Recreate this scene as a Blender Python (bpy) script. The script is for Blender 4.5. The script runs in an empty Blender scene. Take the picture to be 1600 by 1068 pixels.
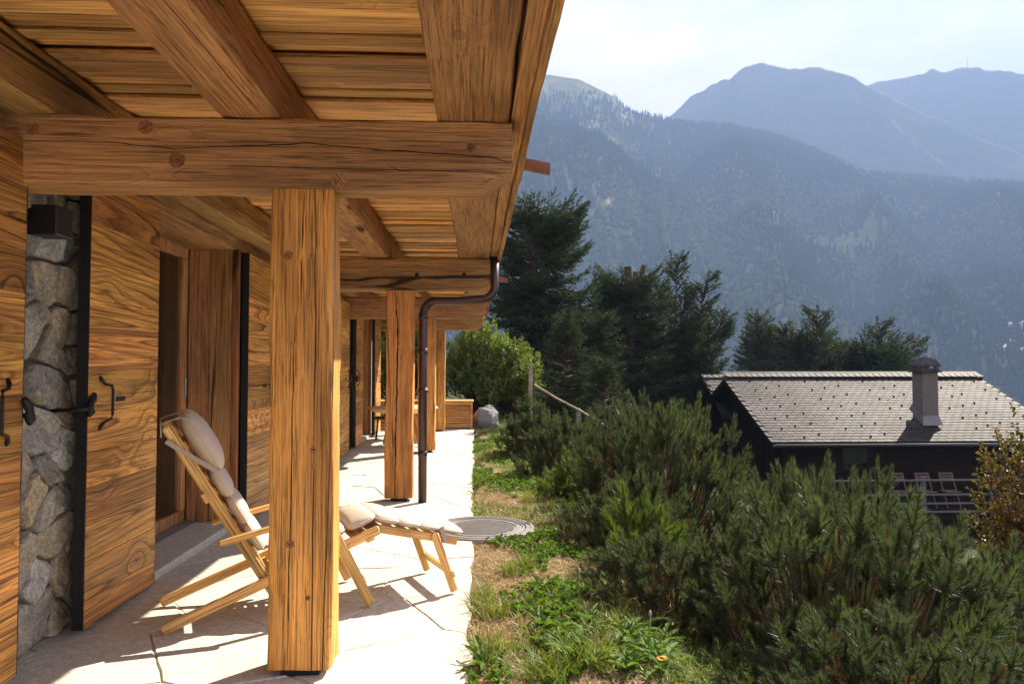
import bpy, math, random
import numpy as np
from mathutils import Vector, Matrix, noise as mnoise

# ------------------------------------------------------------------ camera, sky, sun, exposure
scene = bpy.context.scene
COL = scene.collection
R = math.radians
cam_data = bpy.data.cameras.new("camera")
cam_data.sensor_width = 36.0
cam_data.lens = 1130.0 / 1600.0 * 36.0
cam_data.clip_start = 0.05
cam_data.clip_end = 30000.0
cam = bpy.data.objects.new("camera", cam_data)
cam.location = (0, 0, 1.45)
cam.rotation_euler = (R(91.98), 0, R(-2.94))
COL.objects.link(cam)
scene.camera = cam

SUN_EL, SUN_AZ = 40.0, 45.0
world = bpy.data.worlds.new("World")
scene.world = world
world.use_nodes = True
wnt = world.node_tree
sky = wnt.nodes.new("ShaderNodeTexSky")
sky.sky_type = 'NISHITA'
sky.sun_disc = False
sky.sun_elevation = R(SUN_EL)
sky.sun_rotation = R(SUN_AZ)
sky.altitude = 1500
sky.dust_density = 0.6
sky.ozone_density = 1.6
wtc = wnt.nodes.new("ShaderNodeTexCoord")
wmp = wnt.nodes.new("ShaderNodeMapping"); wmp.inputs['Scale'].default_value = (1.0, 1.0, 3.0)
wnt.links.new(wtc.outputs['Generated'], wmp.inputs[0])
wno = wnt.nodes.new("ShaderNodeTexNoise"); wno.inputs['Scale'].default_value = 2.2; wno.inputs['Detail'].default_value = 6.0; wno.inputs['Roughness'].default_value = 0.55
wnt.links.new(wmp.outputs[0], wno.inputs['Vector'])
wrp = wnt.nodes.new("ShaderNodeMapRange")
for i_, v_ in enumerate((0.33, 0.66, 0.35, 0.88)): wrp.inputs[i_ + 1].default_value = v_
wnt.links.new(wno.outputs['Fac'], wrp.inputs[0])
wmx = wnt.nodes.new("ShaderNodeMix"); wmx.data_type = 'RGBA'
wnt.links.new(wrp.outputs[0], wmx.inputs[0]); wnt.links.new(sky.outputs[0], wmx.inputs[6]); wmx.inputs[7].default_value = (8.4, 7.0, 7.9, 1)   # thin high cloud
wnt.links.new(wmx.outputs[2], wnt.nodes["Background"].inputs[0])
wnt.nodes["Background"].inputs[1].default_value = 0.06

sun_data = bpy.data.lights.new("sun", 'SUN')
sun_data.energy = 5.0
sun_data.angle = R(0.53)
sun_data.color = (1.0, 0.895, 0.75)
sun = bpy.data.objects.new("sun", sun_data)
to_sun = Vector((math.cos(R(SUN_EL)) * math.sin(R(SUN_AZ)), math.cos(R(SUN_EL)) * math.cos(R(SUN_AZ)), math.sin(R(SUN_EL))))
sun.rotation_euler = (-to_sun).to_track_quat('-Z', 'Y').to_euler()
sun.location = (20, 20, 30)
COL.objects.link(sun)

vs = scene.view_settings
vs.view_transform = 'Standard'
vs.look = 'None'
vs.gamma = 1.0
vs.exposure = 2.4
vs.use_curve_mapping = False
cy = scene.cycles
cy.max_bounces = 10
cy.diffuse_bounces = 6
cy.glossy_bounces = 3
cy.transmission_bounces = 6
cy.transparent_max_bounces = 6
cy.volume_bounces = 0
cy.sample_clamp_indirect = 6.0
cy.use_denoising = True

# ------------------------------------------------------------------ helpers: noise, meshes, objects
def vnoise(x, y, seed=0):
    x = np.asarray(x, float); y = np.asarray(y, float)
    xi = np.floor(x); yi = np.floor(y); fx = x - xi; fy = y - yi
    fx = fx * fx * (3 - 2 * fx); fy = fy * fy * (3 - 2 * fy)
    def h(a, b):
        v = np.sin(a * 127.1 + b * 311.7 + seed * 74.7) * 43758.5453
        return v - np.floor(v)
    return (h(xi, yi) * (1 - fx) * (1 - fy) + h(xi + 1, yi) * fx * (1 - fy) + h(xi, yi + 1) * (1 - fx) * fy + h(xi + 1, yi + 1) * fx * fy)

def fbm(x, y, seed=0, oct=4, ridged=False):
    a, s, tot = 1.0, 0.0, 0.0
    x = np.asarray(x, float); y = np.asarray(y, float)
    for i in range(oct):
        n = vnoise(x, y, seed + i)
        if ridged: n = 1 - np.abs(2 * n - 1)
        s = s + a * n; tot += a
        a *= 0.5; x = x * 2.03 + 5.2; y = y * 2.03 + 1.7
    return s / tot

def link(o, parent=None):
    COL.objects.link(o)
    if parent is not None: o.parent = parent
    return o

def mesh_py(name, verts, faces, mat, parent=None, smooth=False, loc=None):
    me = bpy.data.meshes.new(name)
    me.from_pydata([tuple(v) for v in verts], [], faces)
    if smooth: me.polygons.foreach_set('use_smooth', [True] * len(me.polygons))
    me.update()
    if mat is not None: me.materials.append(mat)
    o = bpy.data.objects.new(name, me)
    if loc is not None: o.location = loc
    return link(o, parent)

def mesh_np(name, verts, polys_n, mat, smooth=False):
    """verts (N,3) with consecutive groups of polys_n vertices forming each face"""
    n = len(verts); f = n // polys_n
    me = bpy.data.meshes.new(name)
    me.vertices.add(n); me.loops.add(n); me.polygons.add(f)
    me.vertices.foreach_set('co', np.ascontiguousarray(verts, np.float32).ravel())
    me.loops.foreach_set('vertex_index', np.arange(n, dtype=np.int32))
    me.polygons.foreach_set('loop_start', np.arange(0, n, polys_n, dtype=np.int32))
    me.polygons.foreach_set('loop_total', np.full(f, polys_n, np.int32))
    if smooth: me.polygons.foreach_set('use_smooth', np.ones(f, bool))
    me.update(calc_edges=True)
    if mat is not None: me.materials.append(mat)
    return me

def mesh_idx(name, verts, tris, mat, smooth=False):
    n = len(verts); k = tris.shape[1]; f = len(tris)
    me = bpy.data.meshes.new(name)
    me.vertices.add(n); me.loops.add(f * k); me.polygons.add(f)
    me.vertices.foreach_set('co', np.ascontiguousarray(verts, np.float32).ravel())
    me.loops.foreach_set('vertex_index', np.ascontiguousarray(tris, np.int32).ravel())
    me.polygons.foreach_set('loop_start', np.arange(0, f * k, k, dtype=np.int32))
    me.polygons.foreach_set('loop_total', np.full(f, k, np.int32))
    if smooth: me.polygons.foreach_set('use_smooth', np.ones(f, bool))
    me.update(calc_edges=True)
    if mat is not None: me.materials.append(mat)
    return me

def obj(name, me, parent=None, loc=None, rot=None, scale=None):
    o = bpy.data.objects.new(name, me)
    if loc is not None: o.location = loc
    if rot is not None: o.rotation_euler = rot
    if scale is not None: o.scale = scale
    return link(o, parent)

def empty(name, loc=(0, 0, 0), rz=0.0, parent=None):
    o = bpy.data.objects.new(name, None)
    o.location = loc; o.rotation_euler = (0, 0, rz); o.empty_display_size = 0.2
    return link(o, parent)

def tag(o, label, cat, group=None):
    o["label"] = label; o["category"] = cat
    if group: o["group"] = group
    return o

def struct(o): o["kind"] = "structure"; return o
def stuff(o): o["kind"] = "stuff"; return o

def copy_tree(o, parent=None):
    c = o.copy(); COL.objects.link(c); c.parent = parent
    for ch in list(o.children): copy_tree(ch, c)
    return c

class MB:
    """collects shapes of ONE part"""
    def __init__(s): s.v = []; s.f = []
    def add(s, v, f):
        n = len(s.v); s.v += [tuple(p) for p in v]; s.f += [tuple(i + n for i in q) for q in f]; return s
    def box(s, x0, x1, y0, y1, z0, z1, M=None):
        v = [(x0,y0,z0),(x1,y0,z0),(x1,y1,z0),(x0,y1,z0),(x0,y0,z1),(x1,y0,z1),(x1,y1,z1),(x0,y1,z1)]
        if M is not None: v = [M @ Vector(p) for p in v]
        return s.add(v, [(0,3,2,1),(4,5,6,7),(0,1,5,4),(1,2,6,5),(2,3,7,6),(3,0,4,7)])
    def cbox(s, x0, x1, y0, y1, z0, z1, c=0.004, M=None):
        """box with chamfered edges (24 verts)"""
        v = []; f = []
        X = (x0, x1); Y = (y0, y1); Z = (z0, z1); idx = {}
        for i in (0, 1):
            for j in (0, 1):
                for k in (0, 1):
                    sx, sy, sz = (1 - 2 * i) * c, (1 - 2 * j) * c, (1 - 2 * k) * c
                    idx[i, j, k, 0] = len(v); v.append((X[i], Y[j] + sy, Z[k] + sz))
                    idx[i, j, k, 1] = len(v); v.append((X[i] + sx, Y[j], Z[k] + sz))
                    idx[i, j, k, 2] = len(v); v.append((X[i] + sx, Y[j] + sy, Z[k]))
        def q(a, flip): f.append(tuple(a[::-1]) if flip else tuple(a))
        for i in (0, 1):
            q([idx[i,0,0,0], idx[i,1,0,0], idx[i,1,1,0], idx[i,0,1,0]], i == 0)
            q([idx[0,i,0,1], idx[0,i,1,1], idx[1,i,1,1], idx[1,i,0,1]], i == 0)
            q([idx[0,0,i,2], idx[1,0,i,2], idx[1,1,i,2], idx[0,1,i,2]], i == 0)
        for i in (0, 1):
            for j in (0, 1):
                q([idx[i,j,0,0], idx[i,j,1,0], idx[i,j,1,1], idx[i,j,0,1]], (i + j) % 2 == 1)
                q([idx[i,0,j,0], idx[i,0,j,2], idx[i,1,j,2], idx[i,1,j,0]], (i + j) % 2 == 1)
                q([idx[0,i,j,1], idx[1,i,j,1], idx[1,i,j,2], idx[0,i,j,2]], (i + j) % 2 == 1)
                for k in (0, 1):
                    q([idx[i,j,k,0], idx[i,j,k,1], idx[i,j,k,2]], (i + j + k) % 2 == 1)
        if M is not None: v = [M @ Vector(p) for p in v]
        return s.add(v, f)
    def tube(s, pts, r, n=8, caps=True):
        pts = [Vector(p) for p in pts]; rs = r if isinstance(r, (list, tuple)) else [r] * len(pts)
        up = Vector((0.123, 0.31, 0.94)).normalized(); rings = []
        for i, p in enumerate(pts):
            d = (pts[min(i + 1, len(pts) - 1)] - pts[max(i - 1, 0)]).normalized()
            a = d.cross(up)
            if a.length < 0.1: a = d.cross(Vector((1, 0, 0)))
            a.normalize(); b = d.cross(a).normalized(); up = -b if False else up
            rings.append([p + (a * math.cos(2 * math.pi * k / n) + b * math.sin(2 * math.pi * k / n)) * rs[i] for k in range(n)])
        v = [q for rg in rings for q in rg]; f = []
        for i in range(len(pts) - 1):
            for k in range(n):
                f.append((i * n + k, i * n + (k + 1) % n, (i + 1) * n + (k + 1) % n, (i + 1) * n + k))
        if caps: f.append(tuple(range(n))[::-1]); f.append(tuple(range((len(pts) - 1) * n, len(pts) * n)))
        return s.add(v, f)
    def lathe(s, prof, c=(0, 0, 0), n=32):
        v = []; f = []
        for r, z in prof:
            for k in range(n):
                a = 2 * math.pi * k / n; v.append((c[0] + r * math.cos(a), c[1] + r * math.sin(a), c[2] + z))
        for i in range(len(prof) - 1):
            for k in range(n):
                f.append((i * n + k, i * n + (k + 1) % n, (i + 1) * n + (k + 1) % n, (i + 1) * n + k))
        f.append(tuple(range(n))[::-1]); f.append(tuple(range((len(prof) - 1) * n, len(prof) * n)))
        return s.add(v, f)
    def build(s, name, mat, parent=None, smooth=False, loc=None):
        return mesh_py(name, s.v, s.f, mat, parent, smooth, loc)

def bar(a, b, w, h, mat, name, parent, side=Vector((0, 0, 1)), c=0.006, ext=0.0):
    """rectangular chamfered bar from a to b; w across, h along 'side'"""
    a = Vector(a); b = Vector(b); d = (b - a); L = d.length; d.normalize()
    a = a - d * ext; L += 2 * ext
    x = d.cross(side).normalized(); z = x.cross(d).normalized()
    M = Matrix(((x.x, d.x, z.x, a.x), (x.y, d.y, z.y, a.y), (x.z, d.z, z.z, a.z), (0, 0, 0, 1)))
    m = MB().cbox(-w / 2, w / 2, 0, L, -h / 2, h / 2, c)
    o = m.build(name, mat, parent)
    o.matrix_local = M
    return o

def timber(name, axis, b, mat, parent, seed=0, c=0.012, wob=0.006, step=0.14, bend=0.004, endround=0.0):
    """hewn timber: chamfered cross-section swept along axis with uneven faces. b=(x0,x1,y0,y1,z0,z1)"""
    rng = random.Random(seed * 7 + 3)
    lo = [b[0], b[2], b[4]]; hi = [b[1], b[3], b[5]]
    A = axis; B, Cc = [k for k in range(3) if k != A]
    L = hi[A] - lo[A]; n = max(2, int(L / step))
    hw = (hi[B] - lo[B]) / 2; hh = (hi[Cc] - lo[Cc]) / 2; cb = (hi[B] + lo[B]) / 2; cc = (hi[Cc] + lo[Cc]) / 2
    prof = []
    for (sx, sy) in ((1, 1), (-1, 1), (-1, -1), (1, -1)):
        p1 = (sx * hw, sy * (hh - c)); p2 = (sx * (hw - c), sy * hh)
        if sx * sy > 0: prof += [p1, p2]
        else: prof += [p2, p1]
    full = []
    for i in range(8):
        full.append(prof[i])
        if i % 2 == 1:
            q = prof[(i + 1) % 8]; p = prof[i]
            full.append(((p[0] * 2 + q[0]) / 3, (p[1] * 2 + q[1]) / 3)); full.append(((p[0] + 2 * q[0]) / 3, (p[1] + 2 * q[1]) / 3))
    m = len(full); v = []; f = []
    ph = [rng.uniform(0, 100) for _ in range(m)]; pb = rng.uniform(0, 50)
    for i in range(n + 1):
        t = i / n; s = lo[A] + L * t
        ends = 1.0
        if i == 0 or i == n: ends = 0.985
        bx = (mnoise.noise(Vector((s * 0.5, pb, 1.0)))) * bend * 3; by = (mnoise.noise(Vector((s * 0.5, pb, 9.0)))) * bend * 3
        for k, (px, py) in enumerate(full):
            w = mnoise.noise(Vector((s * 3.1, ph[k], 0.5))) * wob + mnoise.noise(Vector((s * 9.1, ph[k], 3.5))) * wob * 0.4
            q = [0, 0, 0]
            q[A] = s; q[B] = cb + px * ends + bx + (w if abs(px) > hw * 0.7 else w * 0.4) * (1 if px > 0 else -1)
            q[Cc] = cc + py * ends + by + (w if abs(py) > hh * 0.7 else w * 0.4) * (1 if py > 0 else -1)
            if endround > 0 and hi[A] - s < endround:
                u = 1 - (hi[A] - s) / endround
                lift = (1 - math.sqrt(max(0.0, 1 - u * u * 0.96))) * endround * 0.62
                bot = cc - hh + lift
                if q[Cc] < bot: q[Cc] = bot + (q[Cc] - (cc - hh)) * 0.2
            v.append(q)
    for i in range(n):
        for k in range(m):
            a0 = i * m + k; a1 = i * m + (k + 1) % m
            f.append((a0, a1, a1 + m, a0 + m))
    f.append(tuple(range(m))[::-1]); f.append(tuple(range(n * m, n * m + m)))
    if A == 1: f = [q[::-1] for q in f]
    return mesh_py(name, v, f, mat, parent)

def clip_poly(poly, nx, ny, d):
    """keep points with nx*x+ny*y<=d"""
    out = []
    for i in range(len(poly)):
        p = poly[i]; q = poly[(i + 1) % len(poly)]
        a = nx * p[0] + ny * p[1] - d; b = nx * q[0] + ny * q[1] - d
        if a <= 0: out.append(p)
        if a * b < 0:
            t = a / (a - b); out.append((p[0] + (q[0] - p[0]) * t, p[1] + (q[1] - p[1]) * t))
    return out

def voronoi(pts, x0, x1, y0, y1, gap=0.0, rad=3.0):
    cells = []
    for i, p in enumerate(pts):
        poly = [(x0 + gap, y0 + gap), (x1 - gap, y0 + gap), (x1 - gap, y1 - gap), (x0 + gap, y1 - gap)]
        for j, q in enumerate(pts):
            if j == i: continue
            dx, dy = q[0] - p[0], q[1] - p[1]; L = math.hypot(dx, dy)
            if L > rad or L < 1e-6: continue
            nx, ny = dx / L, dy / L
            poly = clip_poly(poly, nx, ny, nx * (p[0] + q[0]) / 2 + ny * (p[1] + q[1]) / 2 - gap)
            if len(poly) < 3: break
        cells.append(poly)
    return cells

def relax_points(n, x0, x1, y0, y1, seed, k=14):
    """best candidate sampling"""
    rng = random.Random(seed); pts = []
    for i in range(n):
        best = None; bd = -1
        for _ in range(k):
            p = (rng.uniform(x0, x1), rng.uniform(y0, y1))
            d = min(((p[0] - q[0]) ** 2 + (p[1] - q[1]) ** 2 for q in pts), default=1e9)
            if d > bd: bd = d; best = p
        pts.append(best)
    return pts

def resample(poly, step):
    out = []
    for i in range(len(poly)):
        p = poly[i]; q = poly[(i + 1) % len(poly)]
        L = math.hypot(q[0] - p[0], q[1] - p[1]); n = max(1, int(round(L / step)))
        for k in range(n): out.append((p[0] + (q[0] - p[0]) * k / n, p[1] + (q[1] - p[1]) * k / n))
    return out

# ------------------------------------------------------------------ materials
class NT:
    def __init__(s, name):
        s.m = bpy.data.materials.new(name); s.m.use_nodes = True
        s.nt = s.m.node_tree; s.b = s.nt.nodes["Principled BSDF"]; s.out = s.nt.nodes["Material Output"]
    def n(s, t, **kw):
        nd = s.nt.nodes.new(t)
        for k, v in kw.items(): setattr(nd, k, v)
        return nd
    def l(s, a, b): s.nt.links.new(a, b)
    def put(s, sock, v):
        if isinstance(v, bpy.types.NodeSocket): s.l(v, sock)
        else: sock.default_value = v
    def math(s, op, a, b=0.0, c=0.0, clamp=False):
        nd = s.n("ShaderNodeMath", operation=op); nd.use_clamp = clamp
        s.put(nd.inputs[0], a); s.put(nd.inputs[1], b); s.put(nd.inputs[2], c); return nd.outputs[0]
    def vmul(s, a, v):
        nd = s.n("ShaderNodeVectorMath", operation='MULTIPLY'); s.put(nd.inputs[0], a); s.put(nd.inputs[1], v); return nd.outputs[0]
    def vadd(s, a, v):
        nd = s.n("ShaderNodeVectorMath", operation='ADD'); s.put(nd.inputs[0], a); s.put(nd.inputs[1], v); return nd.outputs[0]
    def noise(s, vec, scale, detail=2.0, rough=0.5, dist=0.0):
        nd = s.n("ShaderNodeTexNoise"); s.put(nd.inputs['Vector'], vec); nd.inputs['Scale'].default_value = scale
        nd.inputs['Detail'].default_value = detail; nd.inputs['Roughness'].default_value = rough; nd.inputs['Distortion'].default_value = dist
        return nd.outputs['Fac']
    def ramp(s, fac, stops, interp='LINEAR'):
        nd = s.n("ShaderNodeValToRGB"); s.l(fac, nd.inputs[0]); cr = nd.color_ramp; cr.interpolation = interp
        while len(cr.elements) < len(stops): cr.elements.new(0.5)
        for e, (p, c) in zip(cr.elements, stops):
            e.position = p; e.color = (c, c, c, 1) if not isinstance(c, tuple) else (*c, 1)
        return nd.outputs[0]
    def maprange(s, v, a, b, c, d, smooth=False):
        nd = s.n("ShaderNodeMapRange"); nd.interpolation_type = 'SMOOTHSTEP' if smooth else 'LINEAR'
        s.put(nd.inputs[0], v)
        for i, x in enumerate((a, b, c, d)): nd.inputs[i + 1].default_value = x
        return nd.outputs[0]
    def mix(s, fac, a, b, mode='MIX'):
        nd = s.n("ShaderNodeMix"); nd.data_type = 'RGBA'; nd.blend_type = mode
        s.put(nd.inputs[0], fac)
        for sk, v in ((nd.inputs[6], a), (nd.inputs[7], b)):
            s.put(sk, v if isinstance(v, bpy.types.NodeSocket) else (*v, 1))
        return nd.outputs[2]
    def hsv(s, col, h=0.5, sat=1.0, v=1.0):
        nd = s.n("ShaderNodeHueSaturation"); s.l(col, nd.inputs['Color'])
        s.put(nd.inputs['Hue'], h); s.put(nd.inputs['Saturation'], sat); s.put(nd.inputs['Value'], v); return nd.outputs[0]
    def bump(s, h, strength, dist):
        nd = s.n("ShaderNodeBump"); s.l(h, nd.inputs['Height']); nd.inputs['Strength'].default_value = strength; nd.inputs['Distance'].default_value = dist
        s.l(nd.outputs[0], s.b.inputs['Normal'])
    def objc(s): return s.n("ShaderNodeTexCoord").outputs['Object']
    def rnd(s): return s.n("ShaderNodeObjectInfo").outputs['Random']

def wood(name, axis, light, dark, K=9.0, sc=3.2, along=0.11, contrast=0.85, knots=1.0, rough=0.62, crack=1.0, vary=0.35, fiber=0.75):
    t = NT(name)
    sep = t.n("ShaderNodeSeparateXYZ"); t.l(t.objc(), sep.inputs[0])
    o = [0, 1, 2]; o.remove(axis)
    cmb = t.n("ShaderNodeCombineXYZ")
    t.l(sep.outputs[axis], cmb.inputs[0]); t.l(sep.outputs[o[0]], cmb.inputs[1]); t.l(sep.outputs[o[1]], cmb.inputs[2])
    rnd = t.rnd()
    cr = t.n("ShaderNodeCombineXYZ")
    t.l(t.math('MULTIPLY', rnd, 91.0), cr.inputs[0]); t.l(t.math('MULTIPLY', rnd, 57.0), cr.inputs[1]); t.l(t.math('MULTIPLY', rnd, 33.0), cr.inputs[2])
    P = t.vadd(cmb.outputs[0], cr.outputs[0])
    nA = t.noise(t.vmul(P, (along, 1, 1)), sc, 2.0, 0.45)
    vor = t.n("ShaderNodeTexVoronoi"); vor.inputs['Scale'].default_value = 2.3; t.l(t.vmul(P, (0.75, 1, 1)), vor.inputs['Vector'])
    d = vor.outputs['Distance']
    kb = t.maprange(d, 0.0, 0.36, K * 0.16 * knots, 0.0, True)
    wig = t.noise(t.vmul(P, (0.7, 9, 9)), 1.0, 2.0, 0.6)
    ph = t.math('ADD', t.math('MULTIPLY_ADD', nA, K, kb), t.math('MULTIPLY', wig, 1.1))
    ring = t.math('FRACT', ph)
    ring = t.ramp(ring, [(0.0, 0.02), (0.42, 0.16), (0.78, 0.62), (0.9, 1.0), (1.0, 0.05)])
    ring2 = t.ramp(t.math('FRACT', t.math('MULTIPLY_ADD', ph, 2.7, t.math('MULTIPLY', wig, 0.8))), [(0.0, 0.0), (0.55, 0.2), (0.88, 1.0), (1.0, 0.1)])
    ring = t.math('MULTIPLY_ADD', ring2, 0.36, t.math('MULTIPLY', ring, 0.8), clamp=True)
    fib = t.noise(t.vmul(P, (2.2, 120, 120)), 1.0, 3.0, 0.75)
    tone = t.noise(t.vmul(P, (0.6, 3.0, 3.0)), 1.0, 3.0, 0.6)
    base = t.mix(t.math('MULTIPLY', ring, contrast), light, dark)
    base = t.mix(1.0, base, t.ramp(fib, [(0.32, 1 - fiber), (0.5, 1.0), (0.68, 1.0 + fiber * 0.45)]), 'MULTIPLY')
    base = t.mix(1.0, base, t.ramp(tone, [(0.3, (0.50, 0.47, 0.44)), (0.5, (0.95, 0.94, 0.92)), (0.72, (1.22, 1.18, 1.08))]), 'MULTIPLY')
    kn = t.maprange(d, 0.045, 0.10, 0.9 * min(knots, 1.0), 0.0, True)
    base = t.mix(kn, base, (dark[0] * 0.35, dark[1] * 0.32, dark[2] * 0.35))
    val = t.maprange(rnd, 0, 1, 1 - vary, 1 + vary * 0.5)
    hue = t.maprange(t.math('FRACT', t.math('MULTIPLY', rnd, 17.3)), 0, 1, 0.49, 0.508)
    base = t.hsv(base, hue, 1.0, val)
    ht = t.math('MULTIPLY_ADD', ring, -0.35, t.math('MULTIPLY', fib, 0.7))
    if crack > 0:
        cn = t.noise(t.vadd(t.vmul(P, (0.07, 4.2, 4.2)), (7.3, 1.1, 4.0)), 1.0, 1.2, 0.5)
        ca = t.math('ABSOLUTE', t.math('SUBTRACT', cn, 0.5))
        gate = t.maprange(t.noise(t.vmul(P, (0.9, 1.4, 1.4)), 1.0, 1.0), 0.42, 0.55, 0.0, 1.0)
        ck = t.math('MULTIPLY', t.maprange(ca, 0.002, 0.007, crack, 0.0), gate)
        base = t.mix(t.math('MULTIPLY', ck, 0.92), base, (0.012, 0.007, 0.004))
        ht = t.math('SUBTRACT', ht, t.math('MULTIPLY', ck, 2.0))
    t.l(base, t.b.inputs['Base Color'])
    t.b.inputs['Roughness'].default_value = rough
    t.b.inputs['Specular IOR Level'].default_value = 0.3
    t.bump(ht, 0.7, 0.005)
    return t.m

def stone_mat(name, cols, scale=6.0, rough=0.85, bump=0.6, spread=1.0, dist=0.02, spots=0.3):
    t = NT(name); P0 = t.objc(); rnd = t.rnd()
    cr = t.n("ShaderNodeCombineXYZ"); t.l(t.math('MULTIPLY', rnd, 31.0), cr.inputs[0]); t.l(t.math('MULTIPLY', rnd, 77.0), cr.inputs[1])
    P = t.vadd(P0, cr.outputs[0])
    n1 = t.noise(P, scale, 6.0, 0.62); n2 = t.noise(P, scale * 7, 5.0, 0.7); n3 = t.noise(P, scale * 28, 3.0, 0.7)
    base = t.ramp(t.math('ADD', t.math('MULTIPLY', rnd, spread), t.math('MULTIPLY', t.math('SUBTRACT', n1, 0.5), 0.55), clamp=True), [(i / (len(cols) - 1), c) for i, c in enumerate(cols)])
    base = t.mix(1.0, base, t.ramp(n2, [(0.28, 1 - spots), (0.6, 1.0), (0.8, 1 + spots * 0.35)]), 'MULTIPLY')
    base = t.mix(1.0, base, t.ramp(n3, [(0.3, 1 - spots * 0.7), (0.6, 1.0)]), 'MULTIPLY')
    t.l(base, t.b.inputs['Base Color']); t.b.inputs['Roughness'].default_value = rough
    t.b.inputs['Specular IOR Level'].default_value = 0.3
    t.bump(t.math('ADD', n1, t.math('MULTIPLY_ADD', n2, 0.45, t.math('MULTIPLY', n3, 0.15))), bump, dist)
    return t.m

def plain(name, col, rough=0.6, metal=0.0, spec=0.5, var=0.25, scale=8.0, bump=0.0, dist=0.002):
    t = NT(name); P = t.objc()
    n = t.noise(P, scale, 5.0, 0.65)
    c = t.mix(1.0, col, t.ramp(n, [(0.25, 1 - var), (0.75, 1 + var * 0.6)]), 'MULTIPLY')
    t.l(c, t.b.inputs['Base Color']); t.b.inputs['Roughness'].default_value = rough; t.b.inputs['Metallic'].default_value = metal
    t.b.inputs['Specular IOR Level'].default_value = spec
    if bump: t.bump(t.noise(P, scale * 6, 4.0, 0.6), bump, dist)
    return t.m

def leafy(name, c1, c2, c3=None, scale=3.0, trans=0.3, rough=0.45, spec=0.4, transcol=None, coord='Object'):
    t = NT(name)
    P = t.n("ShaderNodeTexCoord").outputs[coord]
    n = t.noise(P, scale, 4.0, 0.7); n2 = t.noise(P, scale * 9, 2.0, 0.6)
    f = t.math('MULTIPLY_ADD', n2, 0.5, t.math('MULTIPLY', n, 0.6))
    st = [(0.32, c1), (0.58, c2)] + ([(0.72, c3)] if c3 else [])
    col = t.ramp(f, st)
    t.l(col, t.b.inputs['Base Color']); t.b.inputs['Roughness'].default_value = rough; t.b.inputs['Specular IOR Level'].default_value = spec
    if trans > 0:
        tr = t.n("ShaderNodeBsdfTranslucent")
        t.l(t.mix(1.0, col, transcol or (1.25, 1.3, 0.55), 'MULTIPLY'), tr.inputs[0])
        mx = t.n("ShaderNodeMixShader"); mx.inputs[0].default_value = trans
        t.l(t.b.outputs[0], mx.inputs[1]); t.l(tr.outputs[0], mx.inputs[2]); t.l(mx.outputs[0], t.out.inputs['Surface'])
    return t.m

W_L, W_D = (0.40, 0.205, 0.082), (0.15, 0.062, 0.022)
BEAM = {a: wood("aged_beam_%s" % "xyz"[a], a, (0.50, 0.275, 0.11), (0.16, 0.077, 0.028), K=70, sc=2.2, along=0.04, contrast=0.40, rough=0.75, vary=0.2, knots=0.35) for a in range(3)}
POST = wood("post_wood", 2, (0.72, 0.345, 0.082), (0.27, 0.105, 0.022), K=84, sc=2.4, along=0.025, contrast=0.5, rough=0.6, vary=0.12, knots=0.3)
PLANK = wood("shutter_wood", 1, (0.86, 0.42, 0.10), (0.14, 0.05, 0.012), K=40, sc=2.0, along=0.042, contrast=0.9, rough=0.5, vary=0.42, crack=0.5, knots=0.22)
BOARD = wood("ceiling_wood", 0, (1.0, 0.585, 0.22), (0.50, 0.225, 0.065), K=40, sc=2.6, along=0.03, contrast=0.55, knots=0.4, vary=0.5, crack=0.6)
JAMB = wood("jamb_wood", 2, (0.56, 0.295, 0.115), (0.24, 0.108, 0.038), K=30, sc=3.4, along=0.07, contrast=0.6, vary=0.25)
TRIM = wood("trim_wood", 2, (0.36, 0.14, 0.05), (0.2, 0.07, 0.025), K=8, sc=4, along=0.06, contrast=0.6, vary=0.1)
TEAK = {a: wood("teak_%s" % "xyz"[a], a, (0.80, 0.50, 0.175), (0.56, 0.29, 0.085), K=12, sc=7, along=0.06, contrast=0.55, vary=0.12, crack=0, knots=0, rough=0.4) for a in (0, 1, 2)}
BOXW = wood("box_wood", 0, (0.72, 0.38, 0.11), (0.46, 0.2, 0.05), K=9, sc=6, along=0.08, contrast=0.5, vary=0.2, crack=0, knots=0.4)
TABLEW = wood("table_wood", 0, (0.85, 0.66, 0.38), (0.65, 0.44, 0.2), K=9, sc=4, along=0.1, contrast=0.5, vary=0.1, crack=0.4)
RUBBLE = stone_mat("rubble_stone", [(0.25, 0.235, 0.20), (0.66, 0.60, 0.47), (0.36, 0.345, 0.30), (0.72, 0.58, 0.37), (0.48, 0.455, 0.39), (0.96, 0.92, 0.80)], scale=5.5, bump=0.8, dist=0.022, spots=0.6)
MORTAR = stone_mat("mortar", [(0.17, 0.155, 0.13), (0.24, 0.22, 0.18)], scale=14, bump=1.0, dist=0.02)
FLAG = stone_mat("flagstone", [(0.57, 0.555, 0.455), (0.64, 0.625, 0.515), (0.61, 0.60, 0.505), (0.69, 0.675, 0.56)], scale=2.6, bump=0.6, dist=0.014, spots=0.32)
GROUT = stone_mat("grout", [(0.52, 0.48, 0.385), (0.59, 0.545, 0.44)], scale=9, bump=0.6)
BOULDER = stone_mat("boulder_stone", [(0.17, 0.17, 0.165), (0.3, 0.3, 0.29)], scale=3.0, bump=0.8, dist=0.04)
IRON = plain("black_iron", (0.012, 0.011, 0.011), 0.5, 0.3, var=0.4, scale=30, bump=0.2)
STEEL = plain("black_steel_edge", (0.010, 0.010, 0.011), 0.45, 0.0)
COPPER = plain("brown_metal", (0.085, 0.052, 0.045), 0.42, 0.6, var=0.35, scale=5)
COPPER2 = plain("spout_metal", (0.19, 0.075, 0.05), 0.45, 0.4, var=0.3, scale=9)
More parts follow.
